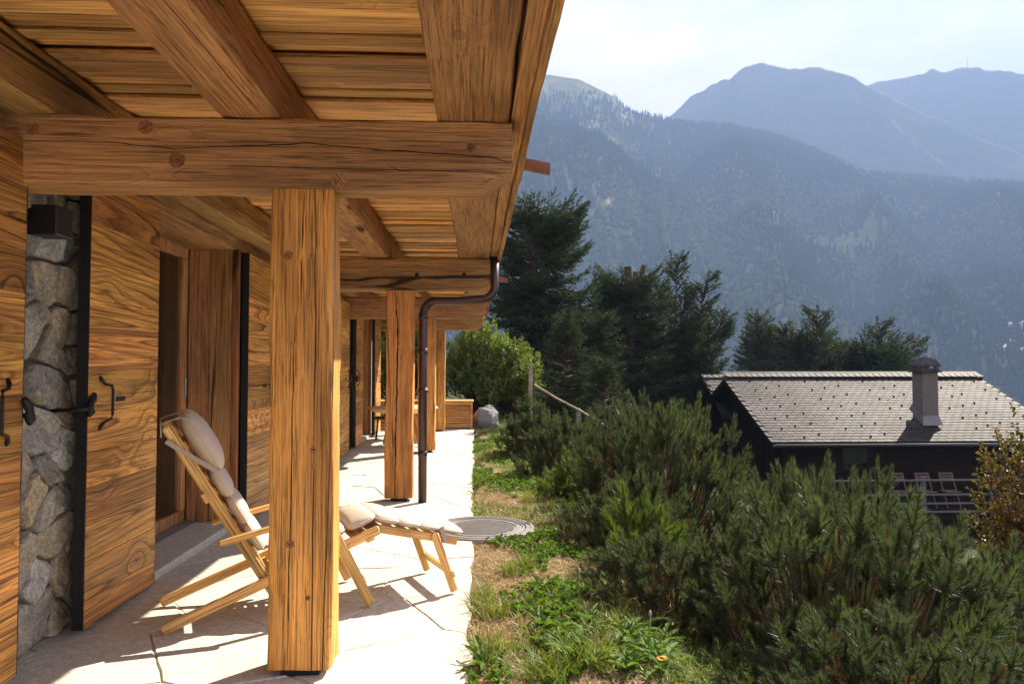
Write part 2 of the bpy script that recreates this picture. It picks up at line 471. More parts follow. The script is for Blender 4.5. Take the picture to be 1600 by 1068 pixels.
CAST = plain("cast_iron", (0.23, 0.215, 0.20), 0.6, 0.35, var=0.3, scale=12, bump=0.3)
ALU = plain("grey_aluminium", (0.32, 0.33, 0.33), 0.4, 0.7, var=0.1)
CLOTH = plain("cream_cotton", (0.60, 0.51, 0.40), 0.9, 0, 0.15, var=0.1, scale=5, bump=0.35, dist=0.004)
STRAP = plain("beige_webbing", (0.42, 0.36, 0.29), 0.9, 0, 0.1, var=0.15, scale=40)
WHITE = plain("white_ceramic", (0.75, 0.75, 0.73), 0.3)
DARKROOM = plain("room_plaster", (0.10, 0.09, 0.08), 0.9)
LACQ = plain("dark_rattan", (0.06, 0.05, 0.045), 0.6, var=0.5, scale=60, bump=0.4)

def glass_mat():
    t = NT("window_glass")
    t.b.inputs['Base Color'].default_value = (0.85, 0.9, 0.88, 1); t.b.inputs['Roughness'].default_value = 0.02
    t.b.inputs['Transmission Weight'].default_value = 1.0; t.b.inputs['IOR'].default_value = 1.45
    return t.m
GLASS = glass_mat()

# ------------------------------------------------------------------ terrain functions
def near_z(x, y):
    x = np.asarray(x, float); y = np.asarray(y, float)
    s = np.maximum(x - 0.75 - 0.0 * y, 0.0)
    z = -0.018 - 4.6 * (1 - np.exp(-(s * s / (s + 0.5)) / 9.0))
    z = z + 0.05 * np.clip(y - 17.5, 0, 12) * np.clip((3.0 - x) / 3.0, 0, 1)
    return z

def ground_z(x, y):
    x = np.asarray(x, float); y = np.asarray(y, float)
    r = np.hypot(x, y)
    z = near_z(x, y) + (fbm(x * 1.3, y * 1.3, 3, 3) - 0.5) * 0.05 * np.clip((x + 0.1) * 4, 0, 1)
    far = -np.clip(r - 34, 0, None) * 0.22
    far = np.maximum(far, -135)
    return z + far + (fbm(x * 0.02, y * 0.02, 8, 4) - 0.5) * 14 * np.clip((r - 45) / 100, 0, 1)

HILL = [(-30, 0.36), (-10, 0.40), (0, 0.415), (6.02, 0.4082), (8.32, 0.3998), (10.34, 0.3829), (11.35, 0.373), (12.1, 0.3579), (15.55, 0.3405), (19.39, 0.3286), (22.63, 0.3115), (24.86, 0.2944), (27.01, 0.2716), (29.1, 0.2492), (31.91, 0.2389), (34.94, 0.2255), (38.46, 0.2127), (50, 0.19), (70, 0.17)]
MT2 = [(-40, 0.2), (0, 0.25), (8, 0.28), (13.08, 0.315), (15.56, 0.3449), (17.02, 0.3675), (18.47, 0.3781), (19.9, 0.3867), (21.07, 0.3989), (22.23, 0.4005), (23.59, 0.3936), (24.93, 0.3892), (26.02, 0.387), (27.1, 0.3788), (28.36, 0.3668), (29.19, 0.3561), (31.98, 0.3193), (34.63, 0.2877), (38.49, 0.2383), (50, 0.17), (70, 0.15)]
MT3 = [(-40, 0.2), (20, 0.30), (27.07, 0.3375), (29.39, 0.353), (30.82, 0.3557), (32.01, 0.3533), (33.38, 0.3587), (33.95, 0.3535), (34.7, 0.3546), (35.99, 0.3534), (36.52, 0.3459), (37.57, 0.3401), (38.6, 0.3307), (44, 0.34), (52, 0.30), (70, 0.25)]
RH, R2, R3 = 1850.0, 2550.0, 3050.0
def ridge(prof, az):
    return np.interp(az, [p[0] for p in prof], [p[1] for p in prof])
def hill_z(az, r):
    zr = 1.45 + RH * ridge(HILL, az) - 13.0 * np.clip((az - 9) / 8, 0, 1)
    s = (r - 560.0) / (RH - 560.0)
    x = r * np.sin(np.radians(az)); y = r * np.cos(np.radians(az))
    g = np.where(s < 1, np.clip(s, 0, 1) ** 1.05, 1 - (s - 1) * 1.6)
    n = (fbm(x * 0.004, y * 0.004, 21, 5) - 0.5) * 120 + (fbm(x * 0.0016 + az * 0.08, y * 0.0016, 5, 3, True) - 0.5) * 130
    amp = np.clip(s * 4, 0, 1) * np.clip((1.0 - s) * 3.2, 0.05, 1)
    return -150 + (zr + 150) * g + n * amp

# ------------------------------------------------------------------ ground, valley, hills, mountains
def polar_sheet(name, az, rs, zf, mat, smooth=True):
    A, Rr = np.meshgrid(np.asarray(az), np.asarray(rs), indexing='ij')
    X = Rr * np.sin(np.radians(A)); Y = Rr * np.cos(np.radians(A)); Z = zf(A, Rr, X, Y)
    v = np.stack([X, Y, Z], -1).reshape(-1, 3)
    na, nr = A.shape
    i = np.arange(na - 1)[:, None] * nr + np.arange(nr - 1)[None, :]
    q = np.stack([i, i + 1, i + nr + 1, i + nr], -1).reshape(-1, 4)
    me = mesh_idx(name, v, q, mat, smooth)
    return struct(obj(name, me))

def ground_mat():
    t = NT("turf_soil"); P = t.objc()
    n1 = t.noise(P, 1.6, 5, 0.65); n2 = t.noise(P, 14, 5, 0.7); n3 = t.noise(P, 0.03, 4, 0.6)
    sep = t.n("ShaderNodeSeparateXYZ"); t.l(P, sep.inputs[0])
    straw = t.ramp(n2, [(0.25, (0.10, 0.068, 0.035)), (0.55, (0.22, 0.155, 0.08)), (0.8, (0.36, 0.27, 0.15))])
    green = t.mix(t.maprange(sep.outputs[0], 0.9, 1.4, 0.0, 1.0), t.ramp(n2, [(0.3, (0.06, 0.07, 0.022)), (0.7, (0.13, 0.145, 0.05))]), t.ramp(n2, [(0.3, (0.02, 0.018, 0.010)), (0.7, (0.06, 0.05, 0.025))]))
    e = t.math('ADD', t.maprange(sep.outputs[0], 0.0, 1.1, 0.28, -0.3), n1)
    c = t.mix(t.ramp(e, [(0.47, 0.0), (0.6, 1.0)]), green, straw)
    r = t.n("ShaderNodeVectorMath", operation='LENGTH'); t.l(P, r.inputs[0])
    dec = t.maprange(r.outputs['Value'], 14, 24, 0.0, 1.0)
    far = t.ramp(n3, [(0.35, (0.018, 0.026, 0.009)), (0.65, (0.042, 0.055, 0.018))])
    c = t.mix(dec, c, far)
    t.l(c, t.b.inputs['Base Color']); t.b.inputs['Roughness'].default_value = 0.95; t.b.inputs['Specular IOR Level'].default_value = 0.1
    t.bump(t.math('ADD', n1, n2), 0.8, 0.03)
    return t.m
GROUND = ground_mat()
az_g = np.linspace(-178, 178, 300)
rs_g = np.concatenate([[0.2], np.geomspace(0.6, 60, 120), np.geomspace(66, 760, 40)])
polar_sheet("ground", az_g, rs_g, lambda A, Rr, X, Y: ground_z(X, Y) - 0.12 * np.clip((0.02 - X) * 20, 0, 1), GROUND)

def slope_mat(name, lo, hi, rock, sc):
    t = NT(name); P = t.objc()
    n1 = t.noise(P, sc, 6, 0.62); n2 = t.noise(P, sc * 8, 5, 0.7)
    c = t.ramp(t.math('MULTIPLY_ADD', n2, 0.35, t.math('MULTIPLY', n1, 0.7)), [(0.38, lo), (0.58, hi), (0.7, rock)])
    t.l(c, t.b.inputs['Base Color']); t.b.inputs['Roughness'].default_value = 1.0; t.b.inputs['Specular IOR Level'].default_value = 0.0
    t.bump(n2, 0.7, 12.0)
    return t.m
HILLM = slope_mat("hill_meadow", (0.05, 0.07, 0.028), (0.15, 0.155, 0.07), (0.26, 0.23, 0.15), 0.006)
ALPM = slope_mat("alpine_slope", (0.055, 0.06, 0.035), (0.08, 0.08, 0.05), (0.12, 0.11, 0.09), 0.004)
az_h = np.linspace(-30, 66, 380)
polar_sheet("forested_hill", az_h, np.concatenate([np.linspace(540, RH, 120), np.linspace(RH + 15, RH + 330, 12)]), lambda A, Rr, X, Y: hill_z(A, Rr), HILLM)

def mtn(prof, Rd, seed, depth):
    def f(A, Rr, X, Y):
        zr = 1.45 + Rd * ridge(prof, A) + (fbm(A * 1.4, A * 0 + seed, seed, 4) - 0.5) * 22
        s = (Rr - (Rd - depth)) / depth
        g = np.where(s < 1, 1 - (1 - np.clip(s, 0, 1)) ** 1.15, 1 - (s - 1) * 1.5)
        n = (fbm(X * 0.0035, Y * 0.0035, seed + 3, 5, True) - 0.5) * 260 * np.clip((1 - s) * 3, 0, 1) * np.clip(s * 3, 0, 1)
        return -100 + (zr + 100) * g + n
    return f
polar_sheet("grassy_mountain", np.linspace(-32, 62, 420), np.concatenate([np.linspace(R2 - 650, R2, 60), np.linspace(R2 + 12, R2 + 240, 10)]), mtn(MT2, R2, 31, 650.0), ALPM)
polar_sheet("distant_mountain", np.linspace(-32, 62, 420), np.concatenate([np.linspace(R3 - 480, R3, 40), np.linspace(R3 + 12, R3 + 240, 10)]), mtn(MT3, R3, 47, 480.0), ALPM)

# ------------------------------------------------------------------ terrace
rng = random.Random(11)
XW = -2.30        # face of the rubble wall
terr = struct(MB().box(-2.95, -0.045, -3.0, 17.7, -0.3, -0.006).build("terrace", GROUT))
def edge_x(y): return -0.03 + 0.05 * float(fbm(y * 1.3, 0.5, 4, 3) - 0.5) * 2 + 0.012 * math.sin(y * 9)
pts = relax_points(118, -2.9, 0.0, -2.2, 17.3, 5, 10)
for cell in voronoi(pts, -2.94, 0.0, -2.3, 17.34, 0.004, 3.0):
    if len(cell) < 3: continue
    ps = resample(cell, 0.07); cx = sum(p[0] for p in ps) / len(ps); cyy = sum(p[1] for p in ps) / len(ps)
    out = []
    sd = rng.uniform(0, 99)
    for (x, y) in ps:
        k = 0.008 * mnoise.noise(Vector((x * 6, y * 6, sd))) + 0.005 * mnoise.noise(Vector((x * 17, y * 17, sd)))
        d = math.hypot(x - cx, y - cyy) + 1e-6
        f_ = 1 - 0.001 / d + max(-0.005, min(k, 0.003)) / d
        X, Y = cx + (x - cx) * f_, cyy + (y - cyy) * f_
        X = min(X, edge_x(Y))
        out.append((X, Y))
    top = rng.uniform(-0.002, 0.004); tx, ty = rng.uniform(-0.003, 0.003), rng.uniform(-0.003, 0.003)
    n = len(out); v = []
    for (x, y) in out: v.append((x, y, -0.05))
    for (x, y) in out: v.append((x, y, top - 0.005 + tx * (x - cx) + ty * (y - cyy)))
    for (x, y) in out:
        d = math.hypot(x - cx, y - cyy) + 1e-6; s_ = max(0.2, 1 - 0.005 / d)
        v.append((cx + (x - cx) * s_, cyy + (y - cyy) * s_, top + tx * (x - cx) + ty * (y - cyy)))
    f = []
    for k in range(n):
        j = (k + 1) % n; f += [(k, j, n + j, n + k), (n + k, n + j, 2 * n + j, 2 * n + k)]
    f.append(tuple(range(2 * n, 3 * n)))
    mesh_py("flagstone", v, f, FLAG, terr)

# ------------------------------------------------------------------ the chalet with its porch
chalet = tag(empty("chalet", (0, 0, 0)), "timber and rubble stone chalet with deep covered porch along its left side", "house")
def part(name, mb, mat, parent=chalet, smooth=False): return mb.build(name, mat, parent, smooth)

OPEN = [(0.2, 2.55), (4.95, 6.78), (9.25, 11.3), (13.8, 15.3)]
PIERS = [(-3.0, 0.2), (2.55, 4.95), (6.78, 9.25), (11.3, 13.8), (15.3, 16.75)]
for (a, b) in PIERS:
    part("wall", MB().box(-2.85, XW - 0.02, a, b, -0.2, 2.55), MORTAR)
part("end_wall", MB().box(-8.0, -2.852, 16.4, 16.75, -0.2, 2.9), MORTAR)
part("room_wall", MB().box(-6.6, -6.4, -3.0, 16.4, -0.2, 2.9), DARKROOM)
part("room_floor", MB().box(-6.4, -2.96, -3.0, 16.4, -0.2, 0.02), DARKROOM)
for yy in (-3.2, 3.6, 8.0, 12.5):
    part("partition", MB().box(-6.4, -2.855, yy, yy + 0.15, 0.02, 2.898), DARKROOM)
# wall plate over the openings
timber("lintel", 1, (-2.86, -2.19, -3.0, 16.7, 2.53, 2.645), BEAM[1], chalet, 3, c=0.01, wob=0.004)

# rubble stones of the piers in view
def rubble(parent, y0, y1, z0, z1, n, seed, xf):
    rg = random.Random(seed)
    P = relax_points(n, y0, y1, z0, z1, seed, 6)
    for cell in voronoi(P, y0, y1, z0, z1, 0.008, 0.9):
        if len(cell) < 3: continue
        ps = resample(cell, 0.045); cx = sum(p[0] for p in ps) / len(ps); cz = sum(p[1] for p in ps) / len(ps)
        # round the corners
        for _ in range(1):
            ps = [((ps[i - 1][0] + 4 * ps[i][0] + ps[(i + 1) % len(ps)][0]) / 6 + rg.uniform(-.006, .006), (ps[i - 1][1] + 4 * ps[i][1] + ps[(i + 1) % len(ps)][1]) / 6 + rg.uniform(-.006, .006)) for i in range(len(ps))]
        depth = rg.uniform(0.03, 0.075); sd = rg.uniform(0, 99); n_ = len(ps); v = []; f = []
        rings = [(1.02, -0.03), (1.0, depth * 0.7), (0.95, depth * 0.98), (0.72, depth * 1.02), (0.4, depth * 1.0)]
        tl, tm = rg.uniform(-0.25, 0.25), rg.uniform(-0.2, 0.2)
        for (s_, h) in rings:
            for (a, b) in ps:
                aa, bb = cx + (a - cx) * s_, cz + (b - cz) * s_
                nn = mnoise.noise(Vector((aa * 14, bb * 14, sd))) + 0.6 * mnoise.noise(Vector((aa * 37, bb * 37, sd)))
                hh = h + (0.016 * nn + 0.9 * (tl * (aa - cx) + tm * (bb - cz)) if h > 0 else 0)
                v.append((xf + hh, aa + 0.006 * nn, bb + 0.008 * mnoise.noise(Vector((aa * 11, bb * 11, sd + 9)))))
        v.append((xf + depth * 1.06, cx, cz)); c_ = len(v) - 1
        for r_ in range(len(rings) - 1):
            for k in range(n_):
                j = (k + 1) % n_; f.append((r_ * n_ + k, r_ * n_ + j, (r_ + 1) * n_ + j, (r_ + 1) * n_ + k))
        r_ = len(rings) - 1
        for k in range(n_): f.append((r_ * n_ + k, r_ * n_ + (k + 1) % n_, c_))
        mesh_py("stone", v, f, RUBBLE, parent, False)
for (a, b, n, sd) in ((3.3, 4.35, 54, 12), (7.55, 8.4, 30, 33), (12.2, 13.05, 30, 44)):
    sp = part("stone_pier", MB().box(XW - 0.019, XW + 0.006, a, b, -0.02, 2.529), MORTAR)
    rubble(sp, a, b, 0.0, 2.52, n, sd, XW - 0.006)

# shutters of broad boards in black steel frames
def shutter(y0, y1, handle_near, seed):
    rg = random.Random(seed)
    xo = -2.10; z0, z1 = 0.035, 2.515
    fr = MB().box(xo - 0.062, xo - 0.022, y0, y1, z0, z1)
    s = part("shutter", fr, STEEL)
    edge = MB().box(xo - 0.021, xo - 0.001, y0 + 0.0005, y0 + 0.006, z0 + .001, z1 - .001).box(xo - 0.021, xo - 0.001, y1 - 0.006, y1 - 0.0005, z0 + .001, z1 - .001)
    part("steel_edge", edge, STEEL, s)
    z = z0
    while z < z1 - 0.01:
        h = rg.choice((0.15, 0.19, 0.21, 0.24)); ze = min(z + h, z1)
        if z1 - ze < 0.09: ze = z1
        c = ((y0 + y1) / 2, (z + ze) / 2); dp = rg.uniform(-0.001, 0.002)
        MB().cbox(-0.0205, 0.0 + dp, -(y1 - y0) / 2 + 0.007, (y1 - y0) / 2 - 0.007, -(ze - z) / 2 + 0.0006, (ze - z) / 2 - 0.0006, 0.0022).build("plank", PLANK, s, loc=(xo, c[0], c[1]))
        z = ze
    sg = 1 if handle_near else -1
    ye = y0 if handle_near else y1
    yh = ye + sg * 0.17; zh = 1.25
    h = MB().tube([(xo, yh - sg * 0.05, zh + 0.145), (xo + 0.012, yh - sg * 0.045, zh + 0.125), (xo + 0.02, yh - sg * 0.03, zh + 0.105), (xo + 0.03, yh + sg * 0.028, zh + 0.095), (xo + 0.034, yh + sg * 0.035, zh + 0.07), (xo + 0.034, yh + sg * 0.035, zh - 0.07), (xo + 0.03, yh + sg * 0.028, zh - 0.095), (xo + 0.02, yh - sg * 0.03, zh - 0.11), (xo + 0.012, yh - sg * 0.045, zh - 0.13), (xo, yh - sg * 0.05, zh - 0.15)], [0.010, 0.011, 0.008, 0.008, 0.008, 0.008, 0.008, 0.008, 0.011, 0.010], 8)
    part("handle", h, IRON, s, True)
    part("bolt_slot", MB().cbox(xo - 0.004, xo + 0.006, ye + sg * 0.36 - 0.055, ye + sg * 0.36 + 0.055, zh - 0.002, zh + 0.026, 0.003), IRON, s)
    # wall hook with its twisted catch
    yk = ye - sg * 0.015
    hk = MB().tube([(XW + 0.02, yk - sg * 0.035, zh - 0.03), (xo - 0.03, yk - sg * 0.035, zh - 0.03), (xo + 0.012, yk - sg * 0.02, zh - 0.025), (xo + 0.02, yk + sg * 0.02, zh - 0.02)], [0.012, 0.012, 0.016, 0.012], 8)
    hk.tube([(xo + 0.016, yk - sg * 0.005, zh - 0.07), (xo + 0.024, yk, zh - 0.045), (xo + 0.022, yk, zh - 0.01), (xo + 0.024, yk + sg * 0.02, zh + 0.025), (xo + 0.02, yk + sg * 0.045, zh + 0.055)], [0.010, 0.024, 0.017, 0.022, 0.012], 8)
    part("wall_hook", hk, IRON, s, True)
    return s
SH = [(2.58, 3.49, False, 1), (4.05, 4.92, True, 2), (6.83, 7.72, False, 3), (8.32, 9.22, True, 4), (11.35, 12.28, False, 5), (12.95, 13.76, True, 6), (15.36, 16.3, False, 7)]
for a in SH: shutter(*a)

# windows set back in the openings with board-lined reveals
for oi, (a, b) in enumerate(OPEN):
    w = part("window", MB().cbox(-2.68, -2.62, a + 0.05, b - 0.05, 0.05, 0.17, 0.004), JAMB)
    fr = MB()
    for yy in (a + 0.055, (a + b) / 2 - 0.05, b - 0.145): fr.cbox(-2.678, -2.615, yy, yy + 0.09, 0.172, 2.43, 0.004)
    fr.cbox(-2.678, -2.617, a + 0.055, b - 0.055, 2.432, 2.528, 0.004)
    part("frame", fr, JAMB, w)
    part("pane", MB().box(-2.652, -2.646, a + 0.14, (a + b) / 2 - 0.045, 0.165, 2.435), GLASS, w)
    part("pane", MB().box(-2.652, -2.646, (a + b) / 2 + 0.035, b - 0.14, 0.165, 2.435), GLASS, w)
    part("window_handle", MB().cbox(-2.616, -2.60, b - 0.115, b - 0.085, 1.18, 1.36, 0.004), ALU, w)
    for (yy, sgn) in ((a, 1), (b, -1)):
        y_0, y_1 = (yy, yy + 0.045) if sgn > 0 else (yy - 0.045, yy)
        for k, (xa, xb) in enumerate(((-2.612, -2.42), (-2.418, -2.225))):
            MB().cbox(-(xb - xa) / 2, (xb - xa) / 2, -0.0225, 0.0225 + 0.0, -1.24, 1.24, 0.004).build("reveal_board", JAMB, chalet, loc=((xa + xb) / 2, (y_0 + y_1) / 2 + k * 0.004 * sgn, 1.285))
    timber("trim", 2, (-2.222, -2.168, b - 0.05, b + 0.01, 0.04, 2.528), TRIM, chalet, 60 + oi, c=0.004, wob=0.002)
    timber("trim", 2, (-2.222, -2.168, a - 0.01, a + 0.05, 0.04, 2.528), TRIM, chalet, 70 + oi, c=0.004, wob=0.002)
    st = part("doorstep", MB().cbox(-2.613, -2.17, a + 0.052, b - 0.052, -0.04, 0.052, 0.012), FLAG)
    part("threshold", MB().cbox(-2.63, -2.54, a + 0.06, b - 0.06, 0.053, 0.075, 0.004).cbox(-2.53, -2.515, a + 0.06, b - 0.06, 0.053, 0.066, 0.002), ALU)

# posts, cross beams, purlins
PY = [(3.47, 3.68), (7.90, 8.11), (12.38, 12.59), (16.45, 16.66)]
BZ = [(2.305, 2.632), (2.285, 2.625), (2.27, 2.62), (2.28, 2.62)]
for i, ((a, b), (z0, z1)) in enumerate(zip(PY, BZ)):
    p = timber("post", 2, (-0.968, -0.672, a, b, 0.035, z0 - 0.001), POST, chalet, 20 + i, c=0.011, wob=0.010, step=0.09)
    part("post_foot", MB().cbox(-0.91, -0.73, a + 0.03, b - 0.03, -0.005, 0.0345, 0.004), IRON, p)
    timber("cross_beam", 0, (-2.45, 0.178, a - 0.025, b - 0.005, z0, z1), BEAM[0], chalet, 30 + i, c=0.014, wob=0.009, endround=0.17)
for i, (xa, xb) in enumerate(((-2.28, -1.97), (-1.205, -0.928), (-0.185, 0.163))):
    for j, (ya, yb) in enumerate(((-3.0, 7.99), (8.0, 16.95))):
        timber("purlin", 1, (xa + j * 0.012, xb + j * 0.015, ya, yb, 2.634, 2.898), BEAM[1], chalet, 40 + i * 3 + j, c=0.014, wob=0.009, bend=0.003)
from mathutils.bvhtree import BVHTree
KNOT = wood("knot_wood", 1, (0.40, 0.19, 0.07), (0.13, 0.055, 0.02), K=16, sc=9, along=1.0, contrast=0.9, knots=0, crack=0, vary=0.1)
KHALO = wood("knot_halo", 0, (0.40, 0.2, 0.07), (0.17, 0.075, 0.026), K=26, sc=3, along=0.3, contrast=0.8, knots=0, crack=0, vary=0.1)
GROOVE = plain("drying_crack", (0.010, 0.006, 0.004), 1.0, 0, 0.0, var=0.2)
def face_fn(o):
    me = o.data; bv = BVHTree.FromPolygons([v.co.copy() for v in me.vertices], [tuple(p.vertices) for p in me.polygons])
    def f(x, z, y0):
        h = bv.ray_cast(Vector((x, y0 - 0.4, z)), Vector((0, 1, 0)))
        return h[0].y if h[0] is not None else y0
    return f
def knot(o, x, z, y0, r, seed):
    f = face_fn(o); rg_ = random.Random(seed); n = 18
    v = [(x, f(x, z, y0) - 0.0022, z)]
    for (k, dy) in ((0.6, 0.0020), (1.0, 0.0008)):
        for i in range(n):
            a = 2 * math.pi * i / n; q = r * k * (1 + 0.1 * mnoise.noise(Vector((math.cos(a) * 1.5, math.sin(a) * 1.5, seed))))
            px, pz = x + q * 1.1 * math.cos(a), z + q * math.sin(a); v.append((px, f(px, pz, y0) - dy, pz))
    fc = [(0, 1 + (i + 1) % n, 1 + i) for i in range(n)] + [(1 + i, 1 + (i + 1) % n, 1 + n + (i + 1) % n, 1 + n + i) for i in range(n)]
    k_ = mesh_py("knot", v, fc, KNOT, o, True)
    a = rg_.uniform(0, 3)
    drying_crack(o, [(x - r * 0.7 * math.cos(a), z - r * 0.7 * math.sin(a)), (x, z), (x + r * 0.6 * math.cos(a + 0.5), z + r * 0.6 * math.sin(a + 0.5))], 0.003, y0, seed, 0.004, 4)
def drying_crack(o, pts, w, y0, seed, off=0.0015, sub=14, wob=0.006):
    f = face_fn(o); P = []
    for (a, b) in zip(pts[:-1], pts[1:]):
        for k in range(sub): t = k / sub; P.append((a[0] + (b[0] - a[0]) * t, a[1] + (b[1] - a[1]) * t))
    P.append(pts[-1]); n = len(P); v = []
    for i, (x, z) in enumerate(P):
        d = (P[min(i + 1, n - 1)][0] - P[max(i - 1, 0)][0], P[min(i + 1, n - 1)][1] - P[max(i - 1, 0)][1]); L = math.hypot(*d) + 1e-9
        nx, nz = -d[1] / L, d[0] / L; j = wob * mnoise.noise(Vector((x * 9, z * 9, seed))) if sub > 6 else 0
        ww = w * (0.35 + 0.65 * math.sin(math.pi * min(1, max(0, i / (n - 1)))) ** 0.5) * (0.8 + 0.5 * mnoise.noise(Vector((x * 14, z * 14, seed + 5)))) / 2
        for sg in (-1, 1):
            px, pz = x + nx * (j + sg * ww), z + nz * (j + sg * ww); v.append((px, f(px, pz, y0) - off, pz))
    mesh_py("drying_crack", v, [(2 * i, 2 * i + 1, 2 * i + 3, 2 * i + 2) for i in range(n - 1)], GROOVE, o)
cbs = [o for o in chalet.children if o.name.startswith("cross_beam")]; pos_ = [o for o in chalet.children if o.name.startswith("post")]
y1_ = PY[0][0] - 0.025
for i, (x, z, r) in enumerate(((-1.546, 2.575, 0.033), (-1.40, 2.42, 0.036), (-0.648, 2.335, 0.034), (-2.06, 2.555, 0.030), (-0.02, 2.50, 0.022))): knot(cbs[0], x, z, y1_, r, i + 1)
drying_crack(cbs[0], [(-2.05, 2.50), (-1.72, 2.50), (-1.42, 2.475), (-1.12, 2.49), (-0.80, 2.51), (-0.45, 2.485), (-0.15, 2.47), (0.08, 2.455), (0.168, 2.43)], 0.0055, y1_, 3)
drying_crack(cbs[0], [(-0.42, 2.42), (-0.36, 2.385), (-0.22, 2.39), (0.0, 2.385)], 0.003, y1_, 5)
drying_crack(cbs[1], [(-0.95, 2.53), (-0.62, 2.545), (-0.3, 2.52), (0.12, 2.53)], 0.006, PY[1][0] - 0.025, 7)
drying_crack(pos_[0], [(-0.873, 0.06), (-0.868, 0.5), (-0.862, 0.95), (-0.858, 1.3), (-0.852, 1.7)], 0.0055, PY[0][0], 9, wob=0.004)
drying_crack(pos_[0], [(-0.825, 1.75), (-0.82, 2.0), (-0.815, 2.28)], 0.006, PY[0][0], 10, wob=0.006)
drying_crack(pos_[1], [(-0.862, 0.08), (-0.855, 0.6), (-0.845, 1.1), (-0.84, 1.5), (-0.835, 1.9), (-0.855, 2.1), (-0.86, 2.27)], 0.016, PY[1][0], 11, wob=0.008)
drying_crack(pos_[3], [(-0.85, 0.1), (-0.845, 1.0), (-0.85, 2.0)], 0.014, PY[3][0], 12)
for i, (x, z, r) in enumerate(((-0.866, 0.62, 0.020), (-0.78, 0.37, 0.012), (-0.76, 1.06, 0.016), (-0.762, 0.98, 0.010), (-0.888, 1.98, 0.022))): knot(pos_[0], x, z, PY[0][0], r, 20 + i)
part("bolt_plug", MB().tube([(-0.63, 7.86, 2.45), (-0.63, 7.885, 2.45)], 0.024, 10), IRON)
part("bolt_plug", MB().tube([(-0.12, 7.86, 2.455), (-0.12, 7.885, 2.455)], 0.024, 10), IRON)
# ceiling boards, each its own
ceil = part("ceiling", MB().box(-8.0, 0.29, -3.4, 17.1, 2.962, 3.03), BOARD)
y = -2.9; k = 0
while y < 17.0:
    wd = rng.choice((0.09, 0.11, 0.13, 0.16, 0.12)); dz = rng.choice((0.0, 0.012, 0.026, 0.034)) + rng.uniform(-0.003, 0.004)
    yb = min(y + wd, 17.05)
    MB().cbox(-1.35, 1.35, -(yb - y) / 2 + 0.0025, (yb - y) / 2 - 0.0025, -0.012, 0.012, 0.005).build("ceiling_board", BOARD, ceil, loc=(-1.13, (y + yb) / 2, 2.912 + dz))
    y = yb
# eave board, fascia, roof
timber("eave_board", 1, (0.172, 0.246, -3.3, 17.08, 2.652, 2.898), BEAM[1], chalet, 81, c=0.004, wob=0.004)
timber("fascia", 1, (0.249, 0.286, -3.35, 17.1, 2.615, 3.02), BEAM[1], chalet, 83, c=0.004, wob=0.005)
part("roof", MB().box(-8.2, 0.33, -3.5, 17.2, 3.032, 3.10), COPPER)
for yy in (4.33, 9.95):
    v = []; f = []
    n = 9
    for e, x in enumerate((0.2865, 0.45)):
        for k in range(n):
            a = math.pi * (1 + k / (n - 1)); v.append((x, yy + 0.055 * math.cos(a), 2.70 - 0.03 * e + 0.06 * math.sin(a)))
        for k in range(n):
            a = math.pi * (2 - k / (n - 1)); v.append((x, yy + 0.05 * math.cos(a), 2.70 - 0.03 * e + 0.054 * math.sin(a)))
    m = 2 * n
    for k in range(m): f.append((k, (k + 1) % m, m + (k + 1) % m, m + k))
    f.append(tuple(range(m))); f.append(tuple(range(m, 2 * m))[::-1])
    mesh_py("spout", v, f, COPPER2, chalet, False)
# downpipe
dp = []
def arc(c, r, a0, a1, n=7):
    return [(c[0] + r * math.cos(R(a0 + (a1 - a0) * i / (n - 1))), 7.86, c[1] + r * math.sin(R(a0 + (a1 - a0) * i / (n - 1)))) for i in range(n)]
dp = [(0.215, 7.86, 2.66)] + arc((0.075, 2.33), 0.14, 0, -80) + [(-0.20, 7.86, 2.165)] + [(p[0], 7.86, p[2]) for p in arc((-0.415, 2.02), 0.145, 85, 180)] + [(-0.56, 7.86, 1.5), (-0.56, 7.86, 0.0)]
d = part("downpipe", MB().tube(dp, 0.046, 14), COPPER, chalet, True)
for z in (2.0, 1.62, 1.2, 0.52): part("pipe_collar", MB().tube([(-0.56, 7.86, z - 0.03), (-0.56, 7.86, z - 0.028), (-0.56, 7.86, z + 0.028), (-0.56, 7.86, z + 0.03)], [0.047, 0.051, 0.051, 0.047], 14), COPPER, d, True)
part("pipe_collar", MB().tube([(-0.56, 7.86, 1.185), (-0.56, 7.86, 1.195), (-0.56, 7.86, 1.205), (-0.56, 7.86, 1.215)], [0.047, 0.06, 0.06, 0.047], 14), COPPER, d, True)
for z in (1.62, 0.52): part("pipe_bracket", MB().tube([(-0.61, 7.88, z), (-0.66, 7.95, z)], 0.008, 6), IRON, d)

wl = tag(MB().cbox(-2.255, -2.10, 3.72, 3.87, 2.115, 2.265, 0.004).build("wall_lamp", STEEL), "black cube wall lamp on the rubble stone between two shutters", "wall lamp")
part("lamp_bracket", MB().box(-2.31, -2.256, 3.75, 3.84, 2.15, 2.23), IRON, wl)

